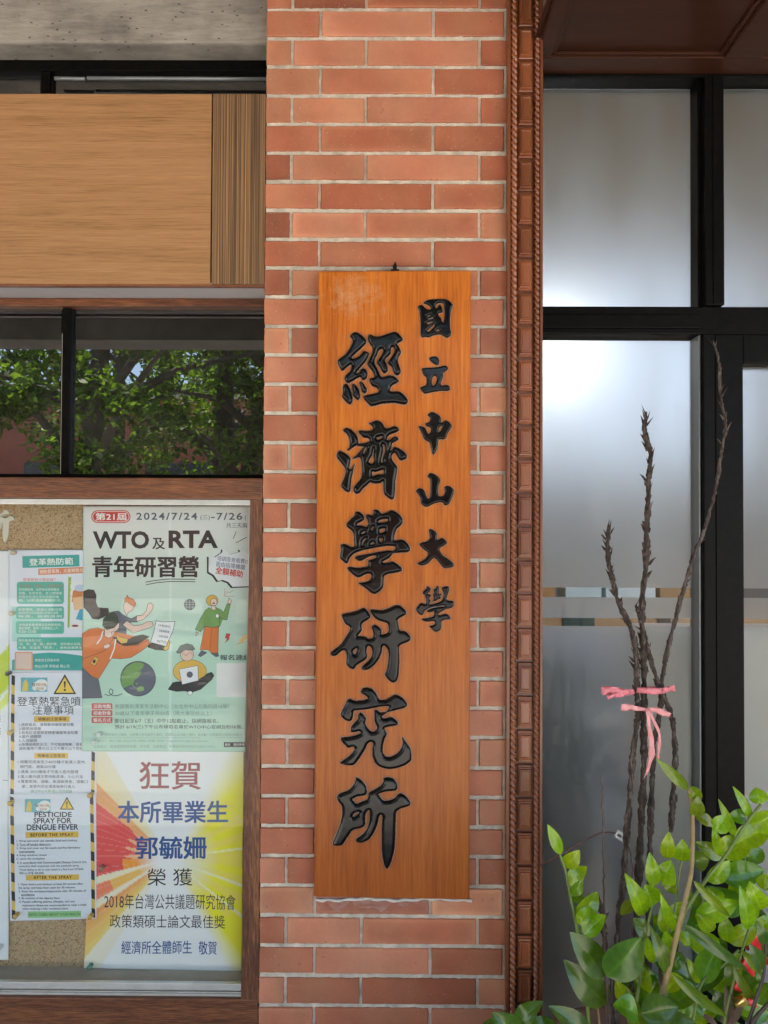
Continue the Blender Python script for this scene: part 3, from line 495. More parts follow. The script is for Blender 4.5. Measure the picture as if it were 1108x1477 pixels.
def relief(name, outs, holes, step, rim, prof, Y, mats, parent, to_px=None):
    outs = [chaikin(p) for p in outs]; holes = [chaikin(p) for p in holes]
    al = np.vstack(outs); lo = al.min(0)-3; hi = al.max(0)+3
    nx = int((hi[0]-lo[0])/step)+1; ny = int((hi[1]-lo[1])/step)+1
    gx, gy = np.meshgrid(lo[0]+np.arange(nx)*step, lo[1]+np.arange(ny)*step)
    pts = np.stack([gx.ravel(), gy.ravel()], 1)
    d = np.full(len(pts), -1e9)
    for p in outs: d = np.maximum(d, sdf_poly(pts, p))
    for h in holes: d = np.minimum(d, -sdf_poly(pts, h))
    D = d.reshape(ny, nx); lim = -rim
    gyd, gxd = np.gradient(D, step); gn = np.sqrt(gxd**2+gyd**2)+1e-6
    keep = D > lim-step*.7
    cell = keep[:-1, :-1] & keep[1:, :-1] & keep[:-1, 1:] & keep[1:, 1:]
    use = np.zeros_like(keep); use[:-1, :-1] |= cell; use[1:, :-1] |= cell; use[:-1, 1:] |= cell; use[1:, 1:] |= cell
    idx = -np.ones((ny, nx), int); idx[use] = np.arange(use.sum())
    dd = D[use]; X_ = gx[use].copy(); Y_ = gy[use].copy()
    low = dd < lim+step*.35; sh = np.where(low, lim-dd, 0); X_ += sh*gxd[use]/gn[use]; Y_ += sh*gyd[use]/gn[use]
    h = prof(np.where(low, lim, dd))
    if to_px is not None: X_, Y_ = to_px(X_, Y_)
    vs = []
    for x, y, hh in zip(X_, Y_, h):
        p = P(x, y, Y); vs.append((p.x, Y-hh, p.z))
    js, is_ = np.nonzero(cell)
    fs = np.stack([idx[js, is_], idx[js, is_+1], idx[js+1, is_+1], idx[js+1, is_]], 1)
    dc = (D[js, is_]+D[js+1, is_+1]+D[js, is_+1]+D[js+1, is_])/4
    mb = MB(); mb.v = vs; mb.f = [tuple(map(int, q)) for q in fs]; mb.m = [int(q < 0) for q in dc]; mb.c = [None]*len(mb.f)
    return mb.build(name, mats, parent, smooth=True)
def letter_prof(wd, H):
    def f(d):
        t = np.clip(d/wd, 0, 1)
        body = .0012 + H*np.sqrt(np.clip(1-(1-t)**2, 0, 1))
        return np.where(d > 0, body, .0012+.0010*np.clip(d, -1.2, 0)/1.2)
    return f
for nme, (s_, ox, oy, outs, holes) in CH.items():
    cv = lambda pl: [(ox+a/s_, oy+b_/s_) for a, b_ in pl]
    big = s_ < 12
    relief('carved_character', [cv(p) for p in outs], [cv(p) for p in holes], .42 if big else .33, 1.05 if big else .8, letter_prof(5.0 if big else 2.8, .0085 if big else .005), SY-.0002, [M['lacquer'], M['edge_highlight']], nb)
mb = MB(); hk = P(570, 386, -.02)
mb.tube([hk+Vector((0, .018, .004)), hk+Vector((0, 0, .003)), hk+Vector((0, -.012, .004)), hk+Vector((0, -.014, .005))], .0025, 10)
mb.box(hk.x-.009, hk.x+.009, -.014, -.006, hk.z-.012, hk.z-.001, b=.001); mb.box(hk.x-.005, hk.x+.004, -.022, -.012, hk.z-.010, hk.z+.006, b=.001)
mb.build('hanging_hook', simple('dark_steel', (.03, .03, .03), .35, metal=.8), nb)

exec_parts = True
# ------------------------------------------------------------ left bay: beam, clerestory, fascia box, window
XL = -1.6        # how far the left bay runs past the picture
XR = XC0 + .0
BY = .054; zbm = P(200, 62, BY).z
o = MB().box(XL, XR-.001, BY, .5, zbm, 3.0, b=.006).build('concrete_beam', M['concrete']); tag(o, 'rough grey board marked concrete beam above the dark clerestory window', 'beam')
# clerestory window
def zat(py, Y, px=200): return P(px, py, Y).z
def xat(px, Y, py=738): return P(px, py, Y).x
cw = empty('clerestory_window', (xat(190, .12), .14, zat(135, .12)), 'dark clerestory window strip between concrete beam and oak panel', 'window')
mb = MB(); ztop = zbm-.001; zb0 = zat(150, .12)
mb.box(XL, XR-.001, .115, .16, zat(104, .12), ztop, b=.002)
mb.box(xat(60, .12, 115), xat(73, .12, 115), .118, .16, zb0, zat(104, .12), b=.002)
mb.build('window_frame', M['black'], cw)
mb = MB(); mb.tube([(xat(77, .1, 110), .108, zat(110.5, .1)), (xat(121, .1, 110), .108, zat(111, .1))], .0042, 10); mb.tube([(xat(124, .1, 110), .108, zat(110, .1)), (XR-.004, .108, zat(111, .1))], .0042, 10)
mb.build('conduit', M['dullalu'], cw, smooth=True)
MB().box(XL, xat(60, .14, 115), .135, .138, zb0, zat(104, .14)).build('pane', M['tinted'], cw); MB().box(xat(73, .14, 115), XR-.001, .135, .138, zb0, zat(104, .14)).build('pane', M['tinted'], cw)
# fascia box
fb = empty('oak_fascia_box', (xat(190, 0), .06, zat(420, .0)), 'oak veneered fascia box with a vertical striped end strip left of the column', 'panel')
FY = .004; x0, x1, z0, z1 = rect(-400, 135, 305, 409, FY)
MB().box(x0, xat(305, FY, 270)-.001, FY, .022, z0, z1, b=.0012).build('oak_panel', M['oaklam'], fb)
MB().box(xat(306.5, FY, 270), XR-.0012, FY-.001, .022, z0, z1, b=.0015).build('striped_strip', M['zebra'], fb)
MB().box(x0, XR-.002, .023, .118, z0+.006, z1-.004).build('box_carcass', M['railwood'], fb)
MB().box(x0, XR-.002, FY+.004, .118, z0+.0005, z0+.005).build('underside_panel', M['greypanel'], fb)
MB().box(x0, XR-.002, FY+.001, FY+.016, z0-.004, z0-.0005, b=.001).build('edge_lipping', M['trimwood'], fb)
# strip window
sw = empty('strip_window', (xat(190, .12), .13, zat(690, .12)), 'tinted strip window reflecting trees above the display case', 'window')
zt, zs = zat(432, .12), zat(690, .12)
mb = MB(); mb.box(XL, XR-.002, .105, .15, zat(441.5, .105), z0-.0008, b=.0015); mb.build('head_rail', M['railwood'], sw)
mb = MB(); mb.box(xat(89, .118, 560), xat(101, .118, 560), .118, .16, zat(684, .11), zat(441.5, .105)-.0005, b=.002)
mb.box(XL, XR-.002, .112, .16, zs-.01, zat(684, .112), b=.0015); mb.build('window_frame', M['black'], sw)
MB().box(XL, xat(88, .135, 560), .134, .139, zs, zat(440, .135)).build('pane', M['tinted'], sw)
MB().box(xat(100, .135, 560), XR-.002, .134, .139, zs, zat(440, .135)).build('pane', M['tinted'], sw)
MB().box(XL, XR, .19, .193, zat(481, .19), zat(425, .19)).build('roller_blind', M['blind'], sw)
# left room shell
mb = MB(); mb.box(XL-.05, XR-.0, 1.6, 1.7, 0, 3.0); o = mb.build('interior_wall', M['darkwall']); tag(o, 'dark interior wall seen dimly through the tinted strip window', 'wall')
o = MB().box(XL-.16, XL-.05, .0, 1.7, 0, 3.0).build('side_wall', M['darkwall']); tag(o, 'plain side wall closing the left bay outside the photo', 'wall')

# ------------------------------------------------------------ display case
DY = .002
dc = empty('display_case', (xat(100, DY), .03, 0.2), 'wall mounted notice case with dark wooden frame, glass and aluminium tracks', 'display case')
xi0, xi1 = xat(354, DY, 1080), XR-.0012
zt0, zt1 = zat(719.5, DY), zat(689, DY)
zb0_, zb1_ = zat(1493, DY), zat(1440, DY)
MB().box(XL, xi1, DY, .1, zt0, zt1, b=.003).build('top_rail', M['railwood'], dc)
MB().box(XL, xi1, DY, .1, zb0_, zb1_, b=.003).build('bottom_rail', M['railwood'], dc)
# stile: inner edge leans a little, as the case sags
mb = MB(); xs_t, xs_b = xat(361, DY, 720), xat(347.5, DY, 1440)
vs = [(xs_b, DY+.0006, zb1_), (xi1, DY+.0006, zb1_), (xi1, DY+.0006, zt0), (xs_t, DY+.0006, zt0)]; vs += [(a, .1, c_) for a, _, c_ in vs]
mb.add(vs, [(0, 1, 2, 3), (7, 6, 5, 4), (0, 4, 5, 1), (1, 5, 6, 2), (2, 6, 7, 3), (3, 7, 4, 0)]); mb.build('stile', M['stilewood'], dc)
CY = .075
MB().box(XL, xi1-.002, CY, .09, zb1_+.005, zt0-.002).build('cork_board', M['cork'], dc)
MB().box(XL, xs_t-.001, .012, .024, zat(728, .012), zt0-.0006, b=.001).build('top_track', M['alu'], dc)
mb = MB(); mb.box(XL, xs_b-.0008, .012, .022, zat(1428, .012), zat(1418, .012), b=.001); mb.box(XL, xs_b-.0008, .014, .04, zb1_+.0004, zat(1430, .014), b=.0008); mb.box(XL, xs_b-.0008, .010, .013, zat(1436.5, .010), zat(1433, .010), b=.0006)
mb.build('bottom_track', M['alu'], dc)
mb = MB(); zl = zat(1397, .07); mb.add([(XL, .026, zat(1418, .026)-.004), (xs_b+.002, .026, zat(1418, .026)-.004), (xs_b+.002, .0745, zl), (XL, .0745, zl), (XL, .026, zb1_+.001), (xs_b+.002, .026, zb1_+.001), (xs_b+.002, .0745, zb1_+.001), (XL, .0745, zb1_+.001)], [(0, 1, 2, 3), (7, 6, 5, 4), (0, 4, 5, 1), (1, 5, 6, 2), (2, 6, 7, 3), (3, 7, 4, 0)])
mb.build('inner_ledge', simple('dusty_ledge', (.42, .35, .28), .8, var=.15, vscale=12), dc)
MB().box(XL, xs_b+.004, .018, .0195, zat(1424, .018), zat(724, .018)).build('sliding_glass', M['caseglass'], dc)
# wall under the case
o = MB().box(XL, XR-.002, .01, .4, 0, zb0_-.002).build('brick_base_wall', simple('base_wall_brick', (.36, .12, .07), .6, bump=.5, bscale=40, var=.2)); tag(o, 'low wall carrying the display case, below the picture', 'wall')

# ------------------------------------------------------------ papers
PY = .070
def wave(x, y): return .00055*(math.sin(x*.045+y*.013)+math.sin(y*.031-x*.02+1.3))
def pt(px, py, layer, base): 
    p = P(px, py, PY); return (p.x, PY-base-wave(px, py)-layer*.00016, p.z)
def sheet(name, corners, base, colf, parent, step=2.5):
    (ax, ay), (bx, by), (cx, cy), (dx, dy) = corners   # tl tr br bl
    nx = max(2, int(math.hypot(bx-ax, by-ay)/step)); ny = max(2, int(math.hypot(dx-ax, dy-ay)/step))
    vs = []; cs = []
    for j in range(ny+1):
        v = j/ny
        for i in range(nx+1):
            u_ = i/nx; x = (ax*(1-u_)+bx*u_)*(1-v)+(dx*(1-u_)+cx*u_)*v; y = (ay*(1-u_)+by*u_)*(1-v)+(dy*(1-u_)+cy*u_)*v
            vs.append(pt(x, y, 0, base)); cs.append(colf(x, y, u_, v))
    fs = [(j*(nx+1)+i, j*(nx+1)+i+1, (j+1)*(nx+1)+i+1, (j+1)*(nx+1)+i) for j in range(ny) for i in range(nx)]
    me = bpy.data.meshes.new(name); me.from_pydata(vs, [], fs); me.materials.append(M['print'])
    at = me.color_attributes.new('col', 'FLOAT_COLOR', 'POINT'); at.data.foreach_set('color', np.array([(*c, 1) for c in cs], np.float32).ravel())
    me.polygons.foreach_set('use_smooth', [True]*len(fs))
    o = bpy.data.objects.new(name, me); COL.objects.link(o); o.parent = parent; o.matrix_parent_inverse = Matrix.Translation(parent.location).inverted()
    md = o.modifiers.new('thickness', 'SOLIDIFY'); md.thickness = .00012; md.offset = 1
    return o
class Print:
    def __init__(s, base): s.b = base; s.d = {}; s.uid = 0; s.outline = None
    def mb(s, part, mat): return s.d.setdefault((part, mat.name, s.uid if part in ('banner', 'heading', 'badge', 'hazard_stripe') else 0), (part, mat, MB()))[2]
    def one(s): s.uid += 1
    def poly(s, part, mat, pts, layer=1):
        if s.outline and part == 'picture': s.line('picture_outline', s.outline, list(pts), .55, layer+.35, True)
        bm = bmesh.new(); vs = [bm.verts.new((x, y, 0)) for x, y in pts]; bm.faces.new(vs)
        bmesh.ops.triangulate(bm, faces=bm.faces)
        for _ in range(4):
            es = [e for e in bm.edges if e.calc_length() > 12]
            if not es: break
            bmesh.ops.subdivide_edges(bm, edges=es, cuts=1); bmesh.ops.triangulate(bm, faces=bm.faces)
        bm.verts.index_update(); s.mb(part, mat).add([pt(v.co.x, v.co.y, layer, s.b) for v in bm.verts], [[v.index for v in f.verts] for f in bm.faces]); bm.free()
    def line(s, part, mat, pts, w, layer=2, closed=False):
        if closed: pts = pts+[pts[0]]
        for (x0, y0), (x1, y1) in zip(pts[:-1], pts[1:]):
            l = math.hypot(x1-x0, y1-y0)+1e-6; nx, ny = -(y1-y0)/l*w/2, (x1-x0)/l*w/2; ex, ey = (x1-x0)/l*w*.3, (y1-y0)/l*w*.3
            s.mb(part, mat).add([pt(x0+nx-ex, y0+ny-ey, layer, s.b), pt(x1+nx+ex, y1+ny+ey, layer, s.b), pt(x1-nx+ex, y1-ny+ey, layer, s.b), pt(x0-nx-ex, y0-ny-ey, layer, s.b)], [(0, 1, 2, 3)])
    def rr(s, part, mat, x0, y0, x1, y1, r, layer=1, rot=0):
        if part in ('banner', 'badge') and layer <= 1: s.one()
        pts = []; r = min(r, (x1-x0)/2, (y1-y0)/2)
        for cx, cy, a0 in ((x1-r, y0+r, -90), (x1-r, y1-r, 0), (x0+r, y1-r, 90), (x0+r, y0+r, 180)):
            for k in range(5): a = rad(a0+k*22.5); pts.append((cx+r*math.cos(a), cy+r*math.sin(a)))
        mx, my = (x0+x1)/2, (y0+y1)/2; c_, s_ = math.cos(rot), math.sin(rot)
        s.poly(part, mat, [(mx+(x-mx)*c_-(y-my)*s_, my+(x-mx)*s_+(y-my)*c_) for x, y in pts], layer)
    def ell(s, part, mat, cx, cy, rx, ry, layer=1, n=28, rot=0):
        c_, s_ = math.cos(rot), math.sin(rot)
        s.poly(part, mat, [(cx+rx*math.cos(a)*c_-ry*math.sin(a)*s_, cy+rx*math.cos(a)*s_+ry*math.sin(a)*c_) for a in [2*math.pi*k/n for k in range(n)]], layer)
    def text(s, part, mat, body, x0, y0, x1, y1, bold=0.0, rot=0.0, layer=2, xclip=None, spacing=1.0, shear=0):
        """body set to fill the box (x0,y0)-(x1,y1) in photo pixels"""
        if part == 'heading': s.one()
        cu = bpy.data.curves.new('t', 'FONT'); cu.body = body; cu.size = 1; cu.resolution_u = 3; cjk = any(ord(ch) > 0x2fff for ch in body); cu.offset = 0 if cjk else bold; cu.space_character = spacing; cu.shear = shear
        ob = bpy.data.objects.new('t', cu); COL.objects.link(ob)
        me = bpy.data.meshes.new_from_object(ob.evaluated_get(bpy.context.evaluated_depsgraph_get()))
        bpy.data.objects.remove(ob); bpy.data.curves.remove(cu)
        if not me.vertices: return
        co = np.array([v.co[:2] for v in me.vertices]); lo, hi = co.min(0), co.max(0)
        q = (co-lo)/(hi-lo+1e-9); xs = x0+q[:, 0]*(x1-x0); ys = y1-q[:, 1]*(y1-y0)
        mx, my = (x0+x1)/2, (y0+y1)/2; c_, s_ = math.cos(rot), math.sin(rot)
        X2 = mx+(xs-mx)*c_-(ys-my)*s_; Y2 = my+(xs-mx)*s_+(ys-my)*c_
        fs = [tuple(p.vertices) for p in me.polygons]
        if xclip is not None: fs = [f for f in fs if all(xclip[0] <= X2[i] <= xclip[1] for i in f)]
        e = bold*(y1-y0) if cjk else 0
        sh = [(0, 0)] if e < .04 else ([(-e, 0), (e, 0)] if y1-y0 < 9 else [(-e, -e*.7), (e, -e*.7), (-e, e*.7), (e, e*.7), (0, 0)])
        for n_, (dx, dy) in enumerate(sh): s.mb(part, mat).add([pt(a+dx, b_+dy, layer+n_*.12, s.b) for a, b_ in zip(X2, Y2)], fs)
        bpy.data.meshes.remove(me)
    def done(s, parent):
        for part, mat, mb in s.d.values(): mb.build(part, mat, parent)
def paper(name, px, py, label, cat='notice', group=None):
    p = P(px, py, PY); return empty(name, (p.x, PY, p.z), label, cat, group)
def mixc(a, b, t): t = max(0, min(1, t)); return tuple(x*(1-t)+y*t for x, y in zip(a, b))
PK = 1.12
K = lambda r, g, b: lin(r, g, b, PK)
black, red, white_ = ink(28, 24, 28), ink(200, 70, 66), ink(238, 240, 240)

# white leaflet, far left
t = paper('leaflet', 2, 1383, 'white leaflet with lime green print cut off by the left edge', 'leaflet')
def cf(x, y, u_, v):
    c_ = K(222, 226, 236)
    g_ = (y-(1010-1.2*(x+10)))
    if -52 < g_ < 8: c_ = K(188, 205, 60)
    elif 14 < g_ < 30: c_ = K(206, 220, 110)
    return c_
sheet('sheet', [(-60, 790), (13.5, 795), (12.5, 1384), (-60, 1386)], .0012, cf, t)
pr = Print(.0012)
for yy_ in (1038, 1056): pr.text('printed_text', black, '健康講座', -38, yy_-7, 2, yy_+3)
pr.line('fold_line', ink(150, 155, 165), [(-60, 1124), (12, 1125.5)], 1.0, 1); pr.done(t)
# teal health flyer
t = paper('health_flyer', 66, 970, 'white and teal health flyer under the bare cork strip', 'flyer')
def cf(x, y, u_, v):
    c_ = K(214, 218, 232)
    if x > 18 and y > 874 and x < 60 and y < 925: c_ = mixc(c_, K(140, 205, 190), .8)
    return c_
sheet('sheet', [(12.5, 793), (124, 793), (124, 969), (14, 969)], .0016, cf, t)
pr = Print(.0016); teal, teal2, orange = ink(70, 170, 165), ink(92, 182, 165), ink(228, 140, 96)
pr.rr('banner', teal, 33, 801, 115, 818, .5, 1, rad(-1.5)); pr.text('heading', white_, '登革熱防範', 43, 805, 106, 815, .02, rad(-1.5))
pr.rr('banner', orange, 56, 819, 121, 828, .5, 1, rad(-2.4)); pr.text('heading', white_, '預防登革熱，大家齊努力', 58, 820.5, 120, 826.5, .015, rad(-2.4))
pr.text('printed_text', ink(215, 120, 90), '登革熱有什麼症狀？', 34, 833.5, 81, 838.5, .01)
pr.rr('text_panel', teal2, 25, 839, 93, 871, 4); pr.rr('text_panel', teal2, 24, 874.5, 93, 892.5, 3); pr.rr('text_panel', teal2, 23.5, 896, 93, 914, 3); pr.rr('text_panel', ink(80, 178, 160), 25, 919, 121, 938, 3)
for i, l in enumerate(['有發燒、頭痛、後眼窩痛', '肌肉關節痛、出疹等症狀請盡速', '就醫，在家休息，並上網填寫', '回報系統通知學校健康促進', '組，以利追蹤健康狀況。']): pr.text('printed_text', white_ if i != 0 else ink(190, 120, 110), l, 28, 843+i*5.2, 90-(i % 2)*4, 847+i*5.2)
for i, l in enumerate(['居家環境，請減少活動空間', '請清除室內外容器積水並每日清理', '每週，巡倒清刷']): pr.text('printed_text', white_, l, 27, 877+i*4.9, 90-(i % 2)*5, 881+i*4.9)
for i, l in enumerate(['本校設有醫療資訊及快篩服務，', '看診時間：星期一至星期五上午', '8:30~12:00']): pr.text('printed_text', white_, l, 28, 899+i*4.9, (90, 85, 53)[i], 903+i*4.9)
for i, l in enumerate(['預防登革熱方式：', '「巡、倒、清、刷」四步驟，清除積水容器，', '水溝、花盆底「乾淨」，避免蚊蟲孳生'] ): pr.text('printed_text', white_, l, 27, 921.5+i*5.2, (62, 118, 119)[i], 925.6+i*5.2)
pr.poly('banner', ink(60, 165, 160), [(18, 952), (30, 948), (50, 942.5), (70, 941), (95, 942.5), (121, 946), (121, 967), (18, 967)])
pr.rr('code_card', ink(226, 160, 130), 22, 940, 48, 966, 2, 2); pr.rr('code_card', ink(225, 200, 190), 24, 942, 46, 964, .5, 3)
pr.text('printed_text', white_, '健康自主回報系統', 51, 950, 86, 954); pr.text('printed_text', white_, '中山大學 學務處 關心您', 51, 958.5, 101, 963)
pr.poly('picture', ink(160, 190, 90), [(99, 832), (103.5, 832), (101, 905), (98, 905)]); pr.rr('picture', ink(232, 232, 238), 102, 838, 122, 908, 1, 1)
pr.poly('picture', ink(214, 130, 80), [(106, 852), (121, 846), (121, 869), (104, 868)], 2); pr.ell('picture', ink(190, 205, 225), 116, 848, 8, 5, 3); pr.poly('picture', ink(236, 190, 150), [(105, 862), (121, 860), (121, 878), (108, 880)], 3)
pr.poly('picture', ink(80, 165, 200), [(110, 893), (116, 878), (121, 876), (121, 895)], 3); pr.ell('picture', ink(140, 70, 60), 109, 902.5, 5, 1.6, 3); pr.done(t)
# upper pesticide notice (Chinese) and lower (English)
def hazard(pr, xl, y0, y1, w, slope, xoff):
    y = y0; k = 0; step = 13.6; pr.one()
    while y < y1:
        ye = min(y+step, y1); x_ = xl+(y-y0)*xoff; x2 = xl+(ye-y0)*xoff; sl_ = 2.0
        pr.poly('hazard_stripe', ink(38, 36, 38) if k % 2 == 0 else ink(226, 190, 96), [(x_, y), (x_+w, y+sl_), (x2+w, ye+sl_), (x2, ye)]); y = ye; k += 1
def warn(pr, cx, y0, w, h):
    pr.poly('warning_sign', black, [(cx, y0), (cx+w/2, y0+h), (cx-w/2, y0+h)], 1); pr.poly('warning_sign', ink(246, 208, 88), [(cx, y0+h*.16), (cx+w*.40, y0+h*.93), (cx-w*.40, y0+h*.93)], 2)
    pr.poly('warning_sign', black, [(cx-w*.05, y0+h*.36), (cx+w*.05, y0+h*.36), (cx+w*.025, y0+h*.68), (cx-w*.025, y0+h*.68)], 3); pr.ell('warning_sign', black, cx, y0+h*.79, w*.05, h*.06, 3)
def badge(pr, x0, y0, x1, y1):
    pr.rr('badge', ink(106, 180, 196), x0, y0, x1, y1, .3); w, h = x1-x0, y1-y0
    pr.poly('badge', ink(232, 200, 96), [(x0+w*.1, y0+h*.3), (x0+w*.2, y0+h*.1), (x0+w*.28, y0+h*.45), (x0+w*.26, y1-h*.05), (x0+w*.05, y1-h*.05)], 2)
    for a, b_, r in ((.62, .55, .2), (.78, .4, .22), (.8, .72, .18), (.55, .75, .12)): pr.ell('badge', ink(232, 238, 240), x0+w*a, y0+h*b_, w*r, h*r*1.3, 2)
    pr.text('badge', ink(50, 50, 60), '蚊', x0+w*.42, y0+h*.36, x0+w*.55, y0+h*.62, .02, layer=3); pr.text('badge', ink(214, 140, 80), '防疫大作戰', x0+w*.58, y0+h*.38, x0+w*.95, y0+h*.6, .02, layer=3); pr.text('badge', ink(214, 140, 80), '登革熱', x0+w*.58, y0+h*.68, x0+w*.86, y0+h*.88, .02, layer=3)
t = paper('spray_notice', 76, 1148, 'white pesticide spraying notice in Chinese with hazard striped edges', 'notice', 'pesticide spraying notices')
sheet('sheet', [(14.5, 969.5), (141, 968), (140, 1150), (13, 1150)], .0022, lambda x, y, u_, v: K(216, 219, 232), t)
pr = Print(.0022); hazard(pr, 17.7, 973, 1146, 5, 2, -.012); hazard(pr, 133, 1083, 1141, 5, 2, -.012)
badge(pr, 31, 977, 69, 997.5); warn(pr, 94, 972, 33, 29)
pr.text('heading', black, '登革熱緊急噴藥', 26, 1004.5, 132.5, 1018, 0); pr.text('heading', black, '注意事項', 48, 1017.5, 107, 1030.5, 0)
yel = ink(230, 188, 84); pr.rr('banner', yel, 50, 1032.6, 101, 1041, .4); pr.text('printed_text', black, '噴藥前注意事項', 56, 1034.3, 96, 1039.2, .015)
for i, (l, xe) in enumerate([('1.請將餐具、食物和衣服妥善包覆', 107), ('2.關閉偵煙器', 60), ('3.有魚缸或實驗室精密儀器等須包覆', 113), ('4.窗戶須關閉', 60), ('5.人須離開', 54), ('6.依傳染病防治法，不可拒絕噴藥，違者', 120), ('處新臺幣六萬元以上三十萬元以下罰鍰', 121)]): pr.text('printed_text', black, l, 28.5, 1042.5+i*5.7, xe, 1047+i*5.7, .008)
pr.rr('banner', yel, 50, 1085.5, 99, 1093.5, .4); pr.text('printed_text', black, '噴藥後注意事項', 55, 1087, 94.5, 1092, .015)
for i, (l, a, xe) in enumerate([('1.噴藥完成後至少60分鐘才能進入室內', 26.5, 123), ('開門窗，通風30分鐘', 30, 81), ('2.通風 30分鐘後才可進入室內整理', 26.5, 114), ('3.進入屋內請注意地板濕滑，小心行走', 26.5, 121), ('4.罹患氣喘、過敏、氣道敏感者，請戴口', 26.5, 127.5), ('罩，並室內完全通風後再行進入', 32, 109)]): pr.text('printed_text', black, l, a, 1096+i*7.1, xe, 1100.8+i*7.1, .008)
pr.text('printed_text', ink(120, 175, 130), '國立中山大學 關心您的健康', 45, 1138.5, 105, 1143, .005); pr.done(t)
t = paper('spray_notice', 76, 1325, 'white English pesticide spray notice below the Chinese one', 'notice', 'pesticide spraying notices')
sheet('sheet', [(12.5, 1145), (139.5, 1142), (140, 1324), (15, 1328)], .003, lambda x, y, u_, v: K(216, 221, 236), t)
pr = Print(.003); hazard(pr, 15.4, 1148, 1324, 5.2, 2, .015); hazard(pr, 130.5, 1145, 1321, 5.2, 2, .015)
badge(pr, 36.5, 1152, 73.5, 1171); warn(pr, 97.5, 1148.5, 21, 18.5)
pr.text('heading', black, 'PESTICIDE', 50.5, 1170.5, 104.5, 1178, .02, rad(-.8)); pr.text('heading', black, 'SPRAY FOR', 49, 1179, 104, 1187, .02, rad(-.8)); pr.text('heading', black, 'DENGUE FEVER', 39.5, 1188, 114, 1196.5, .02, rad(-.8))
pr.rr('banner', yel, 37.7, 1199, 114, 1207.5, .3, 1, rad(-.8)); pr.text('printed_text', black, 'BEFORE THE SPRAY', 45, 1201, 107, 1205.5, .025, rad(-.8), spacing=1.2)
for i, (l, a, xe) in enumerate([('1. Wrap and cover any utensils, food and clothing', 25, 112), ('2. Turn off smoke detectors', 25, 74), ('3. Wrap and cover any fish bowls and fine laboratory', 25, 117), ('instruments', 29, 51), ('4. Keep windows closed', 25, 68), ('5. Leave the workplace', 25, 66), ('6. In accordance with Communicable Disease Control Act,', 26, 126), ('everyone shall cooperate with the pesticide spray', 28.5, 115), ('Those failing to do so may result in a fine from NT$60,', 29, 121.5), ('000 to NT$ 300,000.', 29, 65)]): pr.text('printed_text', black, l, a, 1210.3+i*5.15, xe, 1214.1+i*5.15, .012, rad(-.8))
pr.rr('banner', yel, 38.5, 1260.5, 115, 1268.5, .3, 1, rad(-.8)); pr.text('printed_text', black, 'AFTER THE SPRAY', 49.5, 1262, 105, 1266.5, .025, rad(-.8), spacing=1.2)
for i, (l, a, xe) in enumerate([('1. Open doors and windows at least 60 minutes after', 27.5, 121), ('the spray, and keep them open for 30 minutes.', 27.5, 110), ('2. Enter the workplace/classrooms after 30 minutes of', 28, 125), ('ventilation', 31, 51), ('3. Be cautious of the slippery floor', 28, 88), ('4. People suffering asthma, allergies, and any', 28.5, 109), ('respiratory illness are recommended to wear a mask', 33, 126), ('when entering a fully ventilated place.', 33, 100)]): pr.text('printed_text', black, l, a, 1272.5+i*5.05, xe, 1276.4+i*5.05, .012, rad(-.8))
pr.rr('banner', ink(150, 205, 140), 41, 1313, 118, 1322.5, .3, 1, rad(-.8)); pr.text('printed_text', ink(60, 110, 70), 'NSYSU CARES ABOUT YOUR HEALTH', 43, 1316, 116.5, 1319.5, .012, rad(-.8)); pr.done(t)
# congratulation poster
t = paper('congratulation_poster', 240, 1405, 'white congratulation poster with red and yellow rays and blue Chinese writing', 'poster')
ctr = (243, 1238)
def cf(x, y, u_, v):
    w = K(228, 229, 236); dx, dy = x-ctr[0], y-ctr[1]; r = math.hypot(dx, dy); a = math.degrees(math.atan2(dy, dx))
    n_ = .5+.5*math.sin(a*1.7+r*.02)
    if dx > 0:
        lo, hi = -62+max(0, (120-r))*.1, 62
        if lo < a < hi and r > 14:
            e = min((a-lo)/16, (hi-a)/10, 1); e *= min(1, (r-14)/60)
            yl = mixc(K(240, 216, 60), K(246, 226, 24), min(1, r/110)); yl = mixc(yl, K(236, 206, 110), .5 if (int(a/6.5) % 2 == 0 and r < 120) else 0)
            if abs(a-20) < 1.2 or abs(a-38) < 1 or abs(a+8) < .9: yl = mixc(yl, w, .55)
            return mixc(w, yl, e)
        return w
    aa = 180-abs(a)          # degrees from straight left
    up = dy < 0
    lim = 46 if up else 44
    if r < 16 or aa > lim+14: return w
    redc = K(222, 76, 74); orc = K(240, 148, 50); pk = K(238, 150, 120); yy_ = K(242, 206, 110)
    if up:
        if aa < 38: c_ = redc if r > 52+12*math.sin(aa*.55) else mixc(orc, w, .25)
        elif aa < 47: c_ = mixc(orc, w, .15 if r < 160 else .6)
        else: c_ = mixc(yy_, w, .35+.3*((aa-47)/13))
    else:
        if aa < 14: c_ = redc if r > 66 else orc
        elif aa < 20: c_ = mixc(yy_, w, .55)
        elif aa < 30: c_ = mixc(orc, yy_, .5) if r < 90 else K(232, 126, 90)
        elif aa < 35: c_ = mixc(yy_, w, .6)
        elif aa < 50: c_ = mixc(K(238, 150, 90), yy_, (aa-35)/15)
        else: c_ = mixc(yy_, w, .7)
    if int((aa*1.3+r*.05)) % 7 == 0: c_ = mixc(c_, w, .14)
    return mixc(w, c_, min(1, (r-16)/30))
sheet('sheet', [(139, 1082), (352, 1082), (349, 1400), (121, 1396)], .0019, cf, t, 1.6)
pr = Print(.0019); blue = ink(44, 84, 150)
